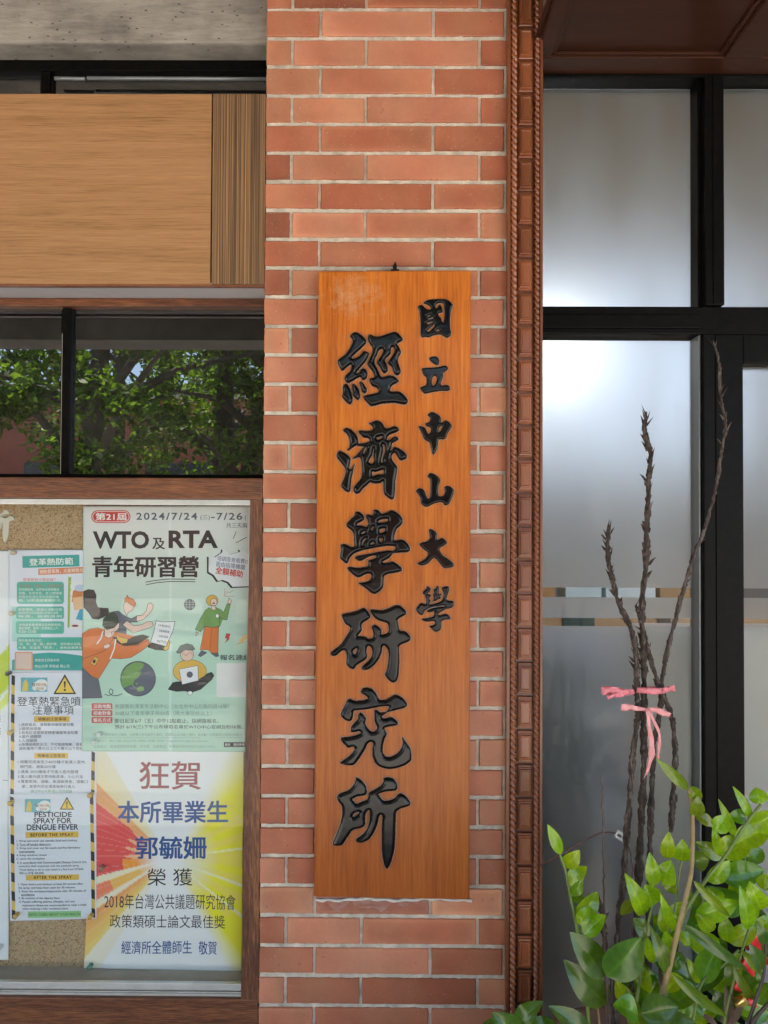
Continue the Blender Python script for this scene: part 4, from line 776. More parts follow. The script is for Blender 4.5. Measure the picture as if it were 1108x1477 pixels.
pr.text('heading', ink(160, 76, 84), '狂賀', 202, 1098, 290, 1138, .012); pr.text('heading', blue, '本所畢業生', 171, 1155, 328.5, 1186, .022); pr.text('heading', blue, '郭毓姍', 196, 1206, 298, 1238, .022)
pr.text('heading', ink(34, 30, 32), '榮', 213, 1252, 240, 1277, -.002); pr.text('heading', ink(34, 30, 32), '獲', 250, 1252, 278, 1277, -.002)
pr.text('printed_text', ink(56, 50, 60), '2018年台灣公共議題研究協會', 151, 1289, 340, 1311, -.006, rad(.6)); pr.text('printed_text', ink(56, 50, 60), '政策類碩士論文最佳獎', 159, 1319, 325, 1338, -.006, rad(.6))
pr.text('printed_text', blue, '經濟所全體師生', 176, 1356, 277, 1375, .006); pr.text('printed_text', blue, '敬賀', 287, 1357, 313, 1376, .006); pr.done(t)
# youth workshop poster
t = paper('workshop_poster', 240, 1080, 'pale green youth workshop poster with cartoon figures and a globe', 'poster')
top_, bot_ = K(212, 212, 212), K(178, 210, 194)
def cf(x, y, u_, v):
    c_ = mixc(top_, bot_, (y-760)/170)
    if abs(x-246) < 1.6: c_ = mixc(c_, K(225, 232, 230), .5)
    return c_
sheet('sheet', [(121, 730), (364, 730), (354, 1084), (118.5, 1083)], .0028, cf, t)
pr = Print(.0028); dk = ink(44, 34, 38); gry = ink(92, 94, 104); skin = ink(236, 204, 190); org = ink(222, 122, 62); dgrey = ink(104, 106, 118); green = ink(120, 160, 92); yl2 = ink(224, 180, 76); blk = ink(40, 36, 36)
pr.rr('badge', ink(206, 66, 62), 132.5, 736, 189, 754.5, 9); pr.rr('badge', ink(226, 200, 196), 133.8, 737.2, 187.8, 753.3, 8, 2); pr.rr('badge', ink(206, 66, 62), 135.2, 738.4, 186.4, 752.1, 7, 3)
pr.text('badge', white_, '第21屆', 139, 740, 183, 750.5, .025, layer=4)
pr.text('heading', gry, '2024/7/24', 197.5, 739.5, 285, 750, .02, spacing=1.25); pr.text('heading', gry, '(三)', 289.5, 743, 303, 750.5, .01); pr.text('heading', gry, '-7/26', 305, 739.5, 350, 750, .02, spacing=1.2); pr.text('heading', gry, '(', 353.5, 743, 355.5, 751, .01)
pr.text('printed_text', gry, '共三天兩', 327, 754, 357, 761.5, .01)
pr.text('heading', dk, 'WTO', 134.5, 766, 216, 791.5, .035); pr.text('heading', dk, '及', 221, 776, 238.5, 792, .02); pr.text('heading', dk, 'RTA', 244, 765, 315, 790.5, .035)
pr.text('heading', dk, '青年研習營', 134.5, 802.5, 286.5, 832, .032)
pr.line('underline', dk, [(211, 839.5), (225, 837), (245, 835), (282, 835.5)], 1.1); pr.line('underline', dk, [(211.5, 843.3), (226, 840.5), (246, 838.5), (282, 839)], 1.1)
burst = [(300.5, 802), (310, 803), (320, 796), (321, 791), (331, 799), (346, 795), (345, 791.5), (353, 799), (360, 798), (360, 846), (353, 839), (348, 840), (335, 847), (329, 840), (321, 837), (314, 838.5), (308, 830), (300.5, 825.5), (306, 815)]
pr.poly('speech_burst', blk, [(x-1.5 if x < 350 else x, y+1.0) for x, y in burst], 1); pr.poly('speech_burst', ink(228, 230, 236), [(x+1 if x < 350 else x, y-.8 if y > 820 else y+.8) for x, y in burst], 2)
pr.text('printed_text', ink(96, 98, 140), '培訓及食宿費用', 314, 804, 360, 811, .012, rad(7), 3, (300, 359)); pr.text('printed_text', ink(96, 98, 140), '皆由指導機關', 312.5, 812, 354, 819.5, .012, rad(7), 3); pr.text('printed_text', red, '全額補助', 311.5, 820, 351, 830, .03, rad(9), 3)
pr.line('burst_line', blk, [(337, 777), (341, 767)], .9); pr.line('burst_line', blk, [(341, 783), (356, 775)], .9)
# --- flying woman
pr.outline = ink(52, 40, 52)
hz = [(121, 853), (128, 850), (136, 851), (139.5, 858), (139, 868), (142, 876), (150, 877), (157, 877), (158, 884), (150, 890), (143, 893), (134, 892), (129, 884), (122, 876)]
pr.poly('picture', ink(70, 58, 56), hz, 2); pr.poly('picture', ink(66, 74, 58), [(157, 884), (165, 882), (171, 890), (172, 898), (166, 905), (155, 908), (149, 902), (150, 893)], 5)
pr.poly('picture', skin, [(152, 904), (161, 902), (168, 897), (171, 893), (173, 899), (173, 904), (170, 909), (166, 911), (162, 911), (163, 918), (158, 920), (152, 917)], 4)
pr.poly('picture', org, [(119.5, 914), (130, 907), (142, 905), (148, 909), (152, 916), (160, 918), (168, 922), (170, 926), (183, 931), (200, 931), (215, 922), (217, 929), (206, 938), (190, 948), (175, 950), (163, 949), (159, 953), (150, 968), (143, 979), (133, 975), (120, 962)], 3)
pr.poly('picture', dgrey, [(119.5, 963), (133, 976), (143, 980), (148, 1006), (119.5, 1007)], 2)
pr.line('picture', ink(235, 235, 235), [(149.5, 910), (147, 920), (141, 928)], 1.8, 5); pr.line('picture', ink(235, 235, 235), [(168, 922), (166, 935), (160, 950)], 1.8, 5)
pr.line('picture', blk, [(120, 950), (140, 943), (152, 938)], .5, 6); pr.line('picture', blk, [(152, 938), (165, 920)], .5, 6); pr.poly('picture', skin, [(151, 930), (158, 928), (161, 931), (156, 935), (151, 935)], 6); pr.poly('picture', yl2, [(138, 946), (144, 950), (138, 960.5), (131, 956)], 6); pr.ell('picture', blk, 137, 953.5, 1.8, 2.6, 7, 14, .4)
pr.ell('picture', blk, 169, 899, .9, 1.5, 6, 10); pr.line('picture', ink(220, 110, 100), [(165, 907), (168, 908)], .6, 6)
# --- man
pr.poly('picture', dgrey, [(158, 886), (164, 882), (172, 881), (178, 886), (183, 891), (191, 892), (199, 888), (199, 897), (190, 897), (183, 903), (183, 920), (171, 920), (163, 917), (165, 911), (173, 904)], 2)
pr.poly('picture', skin, [(183, 886), (180, 880), (179, 873), (182, 866), (190, 867), (195, 873), (192, 880), (186, 883), (184, 888)], 4); pr.poly('picture', org, [(180.5, 863), (183, 862), (184, 858), (187, 862), (193, 864), (197, 871), (195, 875), (190, 872), (185, 868), (181, 868)], 5)
pr.poly('picture', skin, [(178, 901), (184, 895), (194, 902), (205, 901), (214, 896), (220, 896), (222, 902), (217, 905), (205, 909), (193, 913)], 4); pr.poly('picture', skin, [(198, 888), (206, 887), (212, 881), (214, 871), (218, 869), (222, 873), (221, 878), (216, 885), (208, 893), (198, 896)], 4)
pr.poly('picture', blk, [(164, 918), (171, 927), (180, 931), (200, 929), (216, 918), (207, 915), (196, 917), (184, 923), (176, 922)], 4); pr.poly('picture', blk, [(214, 928), (226, 927), (240, 932), (240, 938), (225, 937), (214, 933)], 2); pr.poly('picture', yl2, [(168, 910), (173, 918), (186, 921), (184, 927), (176, 928), (170, 922)], 5)
pr.poly('picture', yl2, [(236, 936), (243, 923), (246, 924), (244, 936), (240, 938)], 3)
pr.poly('picture', ink(232, 233, 238), [(226, 895), (236, 897), (253, 896), (250, 910), (240, 932), (218, 926), (223, 910)], 5); pr.line('picture', blk, [(226, 895), (236, 897), (253, 896), (250, 910), (240, 932), (218, 926), (223, 910)], .7, 6, True)
for i, l in enumerate(['（中階課程）', '．外商業務管理', '．法律分析師', 'WTO']): pr.text('printed_text', gry, l, 229-i*.8, 901+i*7.5, 247-i*2, 904.6+i*7.5, .012, rad(8), 6)
pr.outline = None
# --- globe
pr.ell('globe_picture', ink(66, 74, 76), 200, 978.5, 25.5, 25.5, 2, 40); pr.ell('globe_picture', ink(98, 102, 116), 200, 978.5, 24.2, 24.2, 3, 40)
pr.poly('globe_picture', green, [(177, 971), (184, 961), (194, 955), (204, 955), (209, 958), (206, 964), (201, 968), (203, 973), (199, 978), (195, 980), (193, 986), (190, 980), (186, 982), (183, 979), (181, 985), (179, 992), (176, 985), (176, 978)], 4)
for q in ([(198, 993), (203, 989), (208, 990), (209, 995), (204, 997), (199, 997)], [(190, 985), (194, 988), (196, 992), (192, 989)], [(196, 985), (200, 984), (199, 988)], [(203, 966), (205, 969), (202, 974)]): pr.poly('globe_picture', green, q, 4)
pr.line('picture', blk, [(152, 1001), (158, 1003), (163, 1000), (164, 995), (160, 993), (158, 998), (163, 1003), (170, 1003), (177, 1000)], .9, 3)
pr.outline = ink(52, 40, 52)
# --- standing figure with chart
pr.ell('picture', gry, 274, 872, 7.8, 7.8, 2); 
for dx_ in (-4, 0, 4): pr.line('picture', ink(190, 205, 202), [(274+dx_, 865.5), (274+dx_*1.3, 872), (274+dx_, 878.5)], .5, 3)
for dy_ in (-3.5, 0, 3.5): pr.line('picture', ink(190, 205, 202), [(267, 872+dy_), (281, 872+dy_)], .5, 3)
pr.ell('picture', yl2, 306.5, 866, 8.4, 8, 3); pr.ell('picture', skin, 309, 868.5, 4.6, 5.6, 4); pr.poly('picture', skin, [(305, 873), (311, 873), (312, 879), (307, 880)], 4); pr.ell('picture', ink(120, 60, 56), 309, 869.8, 1.8, .8, 5, 12)
pr.poly('picture', green, [(296, 881), (302, 876), (306, 879), (312, 876), (319, 879), (323, 883), (328, 871), (333, 871), (328, 894), (322, 893), (317, 889), (318, 903), (308, 905), (296, 903), (290, 911), (282, 908), (290, 891)], 3)
pr.poly('picture', org, [(296, 903.5), (316, 904), (315, 941), (306, 942), (301, 937), (289, 937)], 2); pr.line('picture', ink(150, 80, 44), [(306, 906), (303, 937)], .6, 3); pr.poly('picture', dgrey, [(291, 938), (299, 941), (290, 947), (286.5, 945)], 3); pr.poly('picture', dgrey, [(305, 942), (315, 941), (316, 946), (312, 947)], 3); pr.poly('picture', skin, [(329, 870), (331, 862), (335, 867), (333, 871)], 4); pr.poly('picture', skin, [(283, 911), (287, 913), (283, 917)], 4); pr.ell('picture', white_, 314, 888, 2.4, 3, 4, 12)
pr.line('chart', ink(200, 130, 130), [(325, 849), (324, 859.5), (338, 860)], .7); pr.line('chart', ink(200, 130, 130), [(326, 857), (329, 853), (332, 855), (337, 851)], .7)
pr.poly('bolt', red, [(327, 913), (333, 914), (331, 920), (332, 921), (324.5, 928), (328, 921), (325, 920)], 2); pr.poly('bolt', yl2, [(355, 914), (345, 924), (349, 925), (339, 930.5), (353, 926), (352, 923), (357, 920)], 2)
# --- reader with laptop
pr.poly('picture', blk, [(243, 994), (250, 984), (262, 983), (285, 983), (300, 971), (306, 969), (309.5, 974), (306, 980), (290, 994), (278, 998), (270, 996), (255, 997)], 2); pr.ell('picture', yl2, 274.5, 968, 24, 17, 3); pr.poly('picture', blk, [(246, 992), (254, 983), (285, 981), (303, 970), (308, 976), (290, 993), (276, 998)], 4)
pr.poly('picture', ink(236, 236, 242), [(259, 965), (286, 959.5), (287, 981), (263.5, 987)], 5); pr.ell('picture', gry, 274.5, 972.5, 4.2, 4.2, 6, 20); pr.ell('picture', skin, 270.5, 944, 9.5, 9, 4); pr.poly('picture', ink(92, 104, 100), [(255, 940), (261, 931), (270, 928), (278, 930), (282, 936), (278, 938), (268, 937), (262, 941), (257, 942)], 5); pr.line('picture', ink(190, 90, 90), [(263, 945), (266, 942), (269, 946), (272, 942), (276, 941), (279, 945)], .6, 5); pr.ell('picture', white_, 275, 999, 3.6, 3, 5, 14)
pr.text('heading', ink(40, 54, 74), '報名連結', 318, 944, 362, 952, .03, 0, 2, (316, 356)); pr.rr('code_card', ink(232, 233, 234), 313, 956, 355, 1005, 2, 2)
for i, l in enumerate(['活動地點', '招收對象', '報名方式']):
    y_ = 1014+i*9.9; pr.rr('badge', ink(206, 84, 80), 133, y_, 163, y_+8.6, 1.5); pr.text('badge', white_, l, 135.5, y_+1.4, 161, y_+7.2, .02, layer=3)
for l, xe, y_, c_ in (('救國團劍潭青年活動中心（台北市中山北路四段16號）', 331, 1015, ink(128, 150, 142)), ('30歲以下青年學子共50名（限大專院校以上）', 306, 1025, ink(128, 150, 142)), ('即日起至6/7（五）中午12點截止，採網路報名。', 316, 1036, ink(60, 60, 66)), ('預計 6/19(三)下午公布錄取名單於WTO中心官網及粉絲團。', 351, 1045, ink(60, 60, 66))): pr.text('printed_text', c_, l, 166.5, y_, xe, y_+6.6, .004)
for l, xe, y_ in (('授課人力將視報名之踴躍，主辦單位保有變更之權利。若需終止本活動之權利，本活動一切更動將以官網公佈為主', 350, 1057), ('聯絡人：林小姐 (02)2735-6006 分機 5345 / registration@cier.edu.tw', 300, 1066), ('指導單位：經濟部國際貿易署、外交部　主辦單位：中華經濟研究院WTO及RTA中心', 312, 1074)): pr.text('printed_text', ink(140, 172, 160), l, 136, y_, xe, y_+4.4, -.002)
pr.line('rule', ink(140, 172, 160), [(135, 1063.5), (350, 1063.5)], .5); pr.rr('badge', blk, 323.5, 1070, 354, 1077, .3); pr.text('badge', white_, '廣告　僅供參考', 325, 1071.5, 353, 1075.5, 0, layer=3); pr.done(t)

# raised silver character on the cork, half in view
sv = simple('brushed_silver_letter', (.6, .58, .5), .45, metal=.4)
s_, ox, oy, outs, holes = CH['suo']
f2 = lambda pl: [(-28+(a)/1040*50, 733+b_/1180*50) for a, b_ in pl]
o = relief('wall_letter', [f2(p) for p in outs], [f2(p) for p in holes], .4, .3, lambda d: np.where(d > -.05, .004, 0.0), CY, [sv, sv], None); tag(o, 'silver raised Chinese character on the cork, cut by the left edge', 'letter')
# pins
def pin(px, py, col, label, Y=PY-.004, r=3.4):
    p = P(px, py, Y); mb = MB(); prof = [(0, 0), (.55, 0), (.55, .004), (.38, .005), (.36, .009), (.62, .0105), (.62, .0135), (.5, .0145), (0, .0146)]
    rr = r*pxm(Y)/.62; n_ = 14; vs = []; fs = []
    for a, h in prof: vs += [(p.x+a*rr*math.cos(2*math.pi*k/n_), Y-h, p.z+a*rr*math.sin(2*math.pi*k/n_)) for k in range(n_)]
    for l in range(len(prof)-1):
        for k in range(n_): fs.append((l*n_+k, l*n_+(k+1) % n_, (l+1)*n_+(k+1) % n_, (l+1)*n_+k))
    mb.add(vs, fs); o = mb.build('pushpin', simple('pin_plastic', col, .25, coat=.5), smooth=True); tag(o, label, 'pushpin', 'pushpins on the cork board')
yp = (.6, .38, .06); cp = (.55, .47, .3)
for a in ((22, 797, cp, 'cream pushpin at the top left corner of the teal flyer'), (20, 884, cp, 'cream pushpin halfway down the left edge of the teal flyer'), (15, 970, (.03, .035, .04), 'black pushpin at the top left corner of the Chinese spray notice'),
          (18, 1055, yp, 'yellow pushpin halfway down the left edge of the Chinese spray notice'), (18, 1156, yp, 'yellow pushpin at the top left corner of the English spray notice'), (132.5, 1145, yp, 'yellow pushpin at the top right corner of the English spray notice'),
          (133, 1319, yp, 'yellow pushpin at the bottom right corner of the English spray notice'), (26, 1318, yp, 'yellow pushpin at the bottom left corner of the English spray notice'), (149, 1250, (.3, .17, .1), 'brown pushpin in the red part of the congratulation poster'),
          (132, 1391, (.06, .25, .17), 'green pushpin at the bottom left of the congratulation poster'), (138, 1069, (.62, .68, .66), 'pale pushpin near the lower left corner of the workshop poster, lower of two'), (145, 1058, (.62, .68, .66), 'pale pushpin near the lower left corner of the workshop poster, upper of two'),
          (2.5, 1364, (.7, .72, .75), 'pale pushpin near the bottom of the white leaflet')): pin(*a)

# ------------------------------------------------------------ entrance glazing on the right
GY = .10
gx0 = XT1-.012
ent = empty('entrance_glazing', (xat(1000, GY), .13, 0), 'black framed entrance glazing with frosted panes right of the carved trim', 'door')
zh0, zh1 = zat(122, .131, 900), zat(106, GY, 900)
ztr1, ztr0 = zat(441, GY, 900), zat(486, .131, 900)
xm0, xm1 = xat(1003, .131, 280), xat(1042, GY, 280)
xd0, xd1 = xat(1014, GY, 900), xat(1072, GY, 900)
XE = 2.2
mb = MB(); mb.box(gx0, XE, GY, .17, zh0, zh1+.03, b=.002); mb.build('head_frame', M['black'], ent)
mb = MB(); mb.box(gx0, XE, GY+.004, .17, ztr0, ztr1, b=.003); mb.box(gx0, xm0, GY-.004, GY+.004, ztr0+.012, ztr1-.02, b=.002); mb.build('transom', M['black'], ent)
mb = MB(); mb.box(xm0+.006, xm1, GY-.01, .17, ztr1, zh0, b=.002); mb.box(xm0-.002, xm0+.005, GY+.012, .16, ztr1, zh0, b=.001); mb.box((xm0+xm1)/2-.0015, (xm0+xm1)/2+.0015, GY-.0125, GY-.009, ztr1+.002, zh0-.002, b=.0008); mb.build('mullion', M['black'], ent)
mb = MB(); mb.box(xd0, xd1, GY-.006, .17, .05, ztr0-.001, b=.003); mb.box(xd0+.028, xd0+.031, GY-.009, GY-.005, .05, ztr0-.003, b=.0008); mb.box(xd1, XE, GY-.006, .17, zat(525, GY, 1090), ztr0-.001, b=.003); mb.box(gx0, XE, GY-.002, .17, 0, .05); mb.build('door_stile', M['black'], ent)
MB().box(xat(1004, .125, 900), xd0-.001, GY+.006, .16, .05, ztr0-.001, b=.002).build('edge_strip', M['dullalu'], ent)
def pane(x0, x1, z0, z1, stripes=()):
    y = .132
    g = MB().box(x0-.004, x1+.004, y, y+.005, z0-.004, z1+.004).build('pane', M['clearglass'], ent)
    m_ = .007; mb = MB(); zs = sorted([(a, b_) for a, b_ in stripes]); cur = z0+m_
    for a, b_ in zs:
        mb.box(x0+m_*.2, x1-m_, y+.0056, y+.0076, cur, a); cur = b_
    mb.box(x0+m_*.2, x1-m_, y+.0056, y+.0076, cur, z1-m_); mb.build('frosted_film', M['film'], g)
GG = .132
def zz_(py): return zat(py, GG, 900)
st = [(zz_(862), zz_(848)), (zz_(904), zz_(892))]
pane(gx0, xm0-.002, ztr1, zh0); pane(gx0, xat(1003, GG, 900), .05, ztr0, st)
pane(xm1, XE-.2, ztr1, zh0); pane(xd1, XE-.2, .05, zat(525, GG, 1090), st)
# dashes printed between the two clear bands (opaque segments of the film)
# soffit
zs_ = zat(107, GY, 900)
so = empty('entrance_soffit', (xat(950, GY), -.5, zs_), 'dark red brown panelled wooden soffit over the entrance', 'soffit')
SX0, SX1, SY0 = XT1-.004, XE, -1.5
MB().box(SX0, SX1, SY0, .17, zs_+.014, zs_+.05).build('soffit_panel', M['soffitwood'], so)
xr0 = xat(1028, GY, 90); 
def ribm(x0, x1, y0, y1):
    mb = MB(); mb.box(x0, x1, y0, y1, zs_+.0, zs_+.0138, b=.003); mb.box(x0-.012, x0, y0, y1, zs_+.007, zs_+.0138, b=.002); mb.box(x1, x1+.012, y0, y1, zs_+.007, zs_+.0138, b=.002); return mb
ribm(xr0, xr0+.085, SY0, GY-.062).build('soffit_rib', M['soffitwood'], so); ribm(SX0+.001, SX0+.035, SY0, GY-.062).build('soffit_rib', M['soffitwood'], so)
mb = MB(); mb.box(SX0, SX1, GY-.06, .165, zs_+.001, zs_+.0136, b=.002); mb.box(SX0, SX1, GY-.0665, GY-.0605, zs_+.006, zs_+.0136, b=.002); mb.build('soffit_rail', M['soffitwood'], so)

# ------------------------------------------------------------ room behind the entrance

wallp = simple('cream_interior_paint', (.5, .42, .33), .8); RY = 4.4
o = MB().box(gx0-.5, 3.4, .2, RY, -.004, .004).build('interior_floor', simple('interior_floor_tile', (.4, .38, .35), .3)); tag(o, kind='structure')
mb = MB()
wx0, wx1 = -.1, 3.0; wz0, wz1 = 1.95, 3.5
mb.box(gx0-.5, 3.4, RY, RY+.12, 0, wz0); mb.box(gx0-.5, 3.4, RY, RY+.12, wz1, 4.9); mb.box(gx0-.5, wx0, RY, RY+.12, wz0, wz1); mb.box(wx1, 3.4, RY, RY+.12, wz0, wz1)
o = mb.build('back_wall', wallp); tag(o, 'cream back wall of the lobby with a high window, blurred behind frosted glass', 'wall')
o = MB().box(gx0-.62, gx0-.5, .2, RY, 0, 4.9).build('lobby_wall', wallp); tag(o, 'cream side wall of the lobby behind the brick column', 'wall')
o = MB().box(3.4, 3.5, .2, RY, 0, 4.9).build('lobby_wall', wallp); tag(o, 'cream far right wall of the lobby behind the glazing', 'wall')
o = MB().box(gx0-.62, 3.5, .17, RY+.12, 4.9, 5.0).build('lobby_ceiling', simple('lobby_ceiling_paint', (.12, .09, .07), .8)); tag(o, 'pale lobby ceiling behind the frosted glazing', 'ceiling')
o = MB().box(-10, 16, 8, 8.3, 0, 12).build('rear_bounce_wall', simple('bounce_wall_render', (.22, .255, .315), .8)); tag(o, 'added wall behind the lobby, bouncing daylight through its window to the frosted glass', 'building')  # unseen sunlit wall, added to brighten the lobby window
lp = P(790, 505, 1.5); pl = empty('pendant_lamp', lp, 'lit round pendant lamp inside the lobby glowing through the frosted pane', 'lamp')
m, nt, N, L, b = newmat('lit_lamp_globe'); b.inputs['Emission Color'].default_value = (.95, .97, 1, 1); b.inputs['Emission Strength'].default_value = .8
bm = bmesh.new(); bmesh.ops.create_uvsphere(bm, u_segments=24, v_segments=14, radius=.15); bm.verts.index_update(); mb = MB(); mb.add([(v.co.x+lp.x, v.co.y+lp.y, v.co.z+lp.z) for v in bm.verts], [[v.index for v in f.verts] for f in bm.faces]); bm.free(); mb.build('globe', m, pl, smooth=True)
mb = MB(); mb.tube([lp+Vector((0, 0, .152)), Vector((lp.x, lp.y, 4.9))], .006, 8); mb.build('cord', M['black'], pl)
cb = empty('storage_cabinet', (.75, 1.0, 0), 'dark navy cabinet standing inside behind the left frosted pane', 'cabinet')
x0, x1 = gx0-.3, P(905, 1200, .8).x
mb = MB(); mb.box(x0, x1, .75, 1.2, .02, 1.07, b=.004); mb.build('cabinet_body', simple('navy_paint', (.012, .018, .036), .45), cb)
mb = MB()
for q in (.55, .86): mb.box(x0+.01, x1-.01, .742, .75, q, q+.012)
mb.build('shelf_edge', simple('pale_shelf_edge', (.3, .33, .38), .5), cb)
x0 = P(925, 1100, .27).x
o = MB().box(x0, 2.6, .27, .4, 0, 1.2, b=.01).build('reception_counter', simple('beige_counter_panel', (.86, .74, .63), .6)); tag(o, 'beige reception counter close behind the frosted glass on the right', 'counter')
bs = empty('wooden_shelf', (1.4, 3.0, 0), 'pale wooden shelf seen through the clear bands of the glass', 'shelf')
pine = wood('shelf_pine', (.3, .17, .07), (.45, .27, .12), (.52, .34, .17), 'X')
mb = MB(); mb.box(.2, 3.1, 2.9, 3.3, .0, .96, b=.004); mb.build('shelf_body', pine, bs)
mb = MB(); mb.box(P(812, 898, 2.88).x, P(858, 898, 2.88).x, 2.88, 2.899, .3, .94, b=.003); mb.build('shelf_door', simple('dark_green_door', (.02, .055, .045), .5), bs)
mb = MB(); mb.box(P(950, 898, 2.88).x, P(968, 898, 2.88).x, 2.88, 2.899, .3, .94, b=.003); mb.build('shelf_door', simple('brown_door', (.09, .05, .03), .5), bs)
for a, b_, cc, lb_ in ((770, 801, (.5, .27, .1), 'orange brown box at the left end of the lobby shelf'), (816, 868, (.62, .75, .76), 'pale teal file box on the lobby shelf, left of two'), (874, 946, (.7, .78, .8), 'pale blue white file box on the lobby shelf, right of two'), (952, 1010, (.42, .24, .1), 'brown box at the right on the lobby shelf')):
    o = MB().box(P(a, 855, 2.95).x, P(b_, 855, 2.95).x, 2.95, 3.2, .961, 1.2, b=.006).build('file_box', simple('file_box_card', cc, .6)); tag(o, lb_, 'box')

# ------------------------------------------------------------ street side: overhang, trees, building
o = MB().box(-8, 8, -2.37, .052, 2.76, 3.2).build('veranda_slab', M['concrete']); tag(o, 'concrete veranda slab over the facade, above the picture', 'roof')
o = MB().box(-8, 8, -2.62, -2.38, 2.5, 3.0).build('edge_beam', simple('aged_dark_concrete', (.13, .12, .105), .9, bump=.5, bscale=40, var=.2)); tag(o, 'concrete edge beam of the veranda behind the viewer', 'beam')
def tree(x, y, h, cr, nl, label, seed, low=.32, lean=None):
    r_ = random.Random(seed); t = empty('street_tree', (x, y, 0), label, 'tree', 'trees across the forecourt')
    mb = MB(); lean = r_.uniform(-.5, .5) if lean is None else lean; pts = [Vector((x+lean*(i/6)**1.5, y, h*.62*i/6)) for i in range(7)]
    mb.tube(pts, [.17*(1-.09*i) for i in range(7)], 10); tips = []
    for i in range(11):
        b0 = pts[r_.randint(3, 6)]; an = r_.uniform(0, 6.28); ln = cr*r_.uniform(.6, 1.05); e = b0+Vector((math.cos(an)*ln, math.sin(an)*ln, r_.uniform(.1, .5)*h*.5)); md = (b0+e)/2+Vector((0, 0, .15))
        mb.tube([b0, md, e], [.06, .04, .015], 7); tips += [md, e, (md+e)/2]
    mb.build('trunk', M['bark'], t, smooth=True)
    lb = MB(); cents = [(Vector((c_.x, c_.y, c_.z))+Vector((r_.gauss(0, .3), r_.gauss(0, .3), r_.gauss(0, .3))), r_.uniform(.18, .45)) for c_ in tips]
    cents += [(Vector((x+r_.gauss(0, cr*.5), y+r_.gauss(0, cr*.5), h*r_.uniform(low, .95))), r_.uniform(.22, .5)) for _ in range(14)]
    for _ in range(nl):
        c_, rr = r_.choice(cents); v = Vector((r_.gauss(0, 1), r_.gauss(0, 1), r_.gauss(0, .8))); v.normalize(); p = c_+v*rr*r_.random()**.5
        d = Vector((r_.gauss(0, 1), r_.gauss(0, 1), r_.gauss(-.3, .6))).normalized(); nn = d.cross(Vector((r_.gauss(0, 1), r_.gauss(0, 1), 1))).normalized(); L_ = r_.uniform(.06, .12); w_ = L_*.3
        q = r_.uniform(.4, 1.5); lb.add([p, p+d*L_*.4+nn*w_, p+d*L_, p+d*L_*.4-nn*w_], [(0, 1, 2, 3)], 0, (q, q, q*.9))
    lb.build('crown', M['treeleaf'], t, colattr=True)
for i, a in enumerate(((-5.6, -7.2, 5.5, 1.7, 5200, 'bushy tree reflected at the left of the strip window'), (-3.3, -6.2, 5.2, 1.6, 5200, 'leaning tree reflected in the middle of the strip window'), (-1.98, -7.2, 5.6, 1.5, 4200, 'tall tree reflected near the brick column'),
                       (1.6, -9.2, 5.8, 1.6, 3500, 'tree standing across the forecourt right of the others'), (-8.5, -8.6, 6.0, 1.9, 3500, 'tree far to the left across the forecourt'), (-1.9, -6.9, 5.0, 1.3, 2600, 'slender tree leaning right beside the tall reflected tree'), (-4.4, -10.5, 6.5, 2.0, 5000, 'dark dense tree behind the reflected trees, left of two'), (-1.6, -11, 6.5, 2.0, 5000, 'dark dense tree behind the reflected trees, right of two'))): tree(a[0], a[1], a[2]*1.22, a[3]*1.05, int(a[4]*1.9), a[5], 40+i, .32, (None, .3, .04, None, None, .75, .0, .1, -.2)[i])
bd = empty('brick_building', (-4, -17, 0), 'red brick building across the forecourt seen only in reflections', 'building')
MB().box(-16, 5, -20, -17, 0, 4.6).build('wall', simple('far_brick', (.3, .11, .07), .8, var=.15, vscale=3), bd)
MB().box(-16.1, 5.1, -20.1, -16.9, 4.6, 4.95).build('parapet', simple('pale_parapet', (.55, .52, .48), .8), bd); MB().box(-16, 5, -16.999, -16.93, .75, 1.05).build('blue_band', simple('blue_band_paint', (.06, .12, .4), .5), bd)
for fx in range(-15, 4, 3):
    for fz in (1.4,):
        w_ = MB().box(fx, fx+1.7, -17.02, -16.96, fz, fz+1.6).build('window', simple('far_window_glass', (.05, .055, .06), .15), bd)
o = MB().box(-16, 5, -14.2, -14.0, 0, 1.5).build('garden_wall', simple('garden_wall_brick', (.36, .13, .09), .8, var=.2, vscale=6)); tag(o, 'low brick garden wall behind the reflected trees', 'wall')

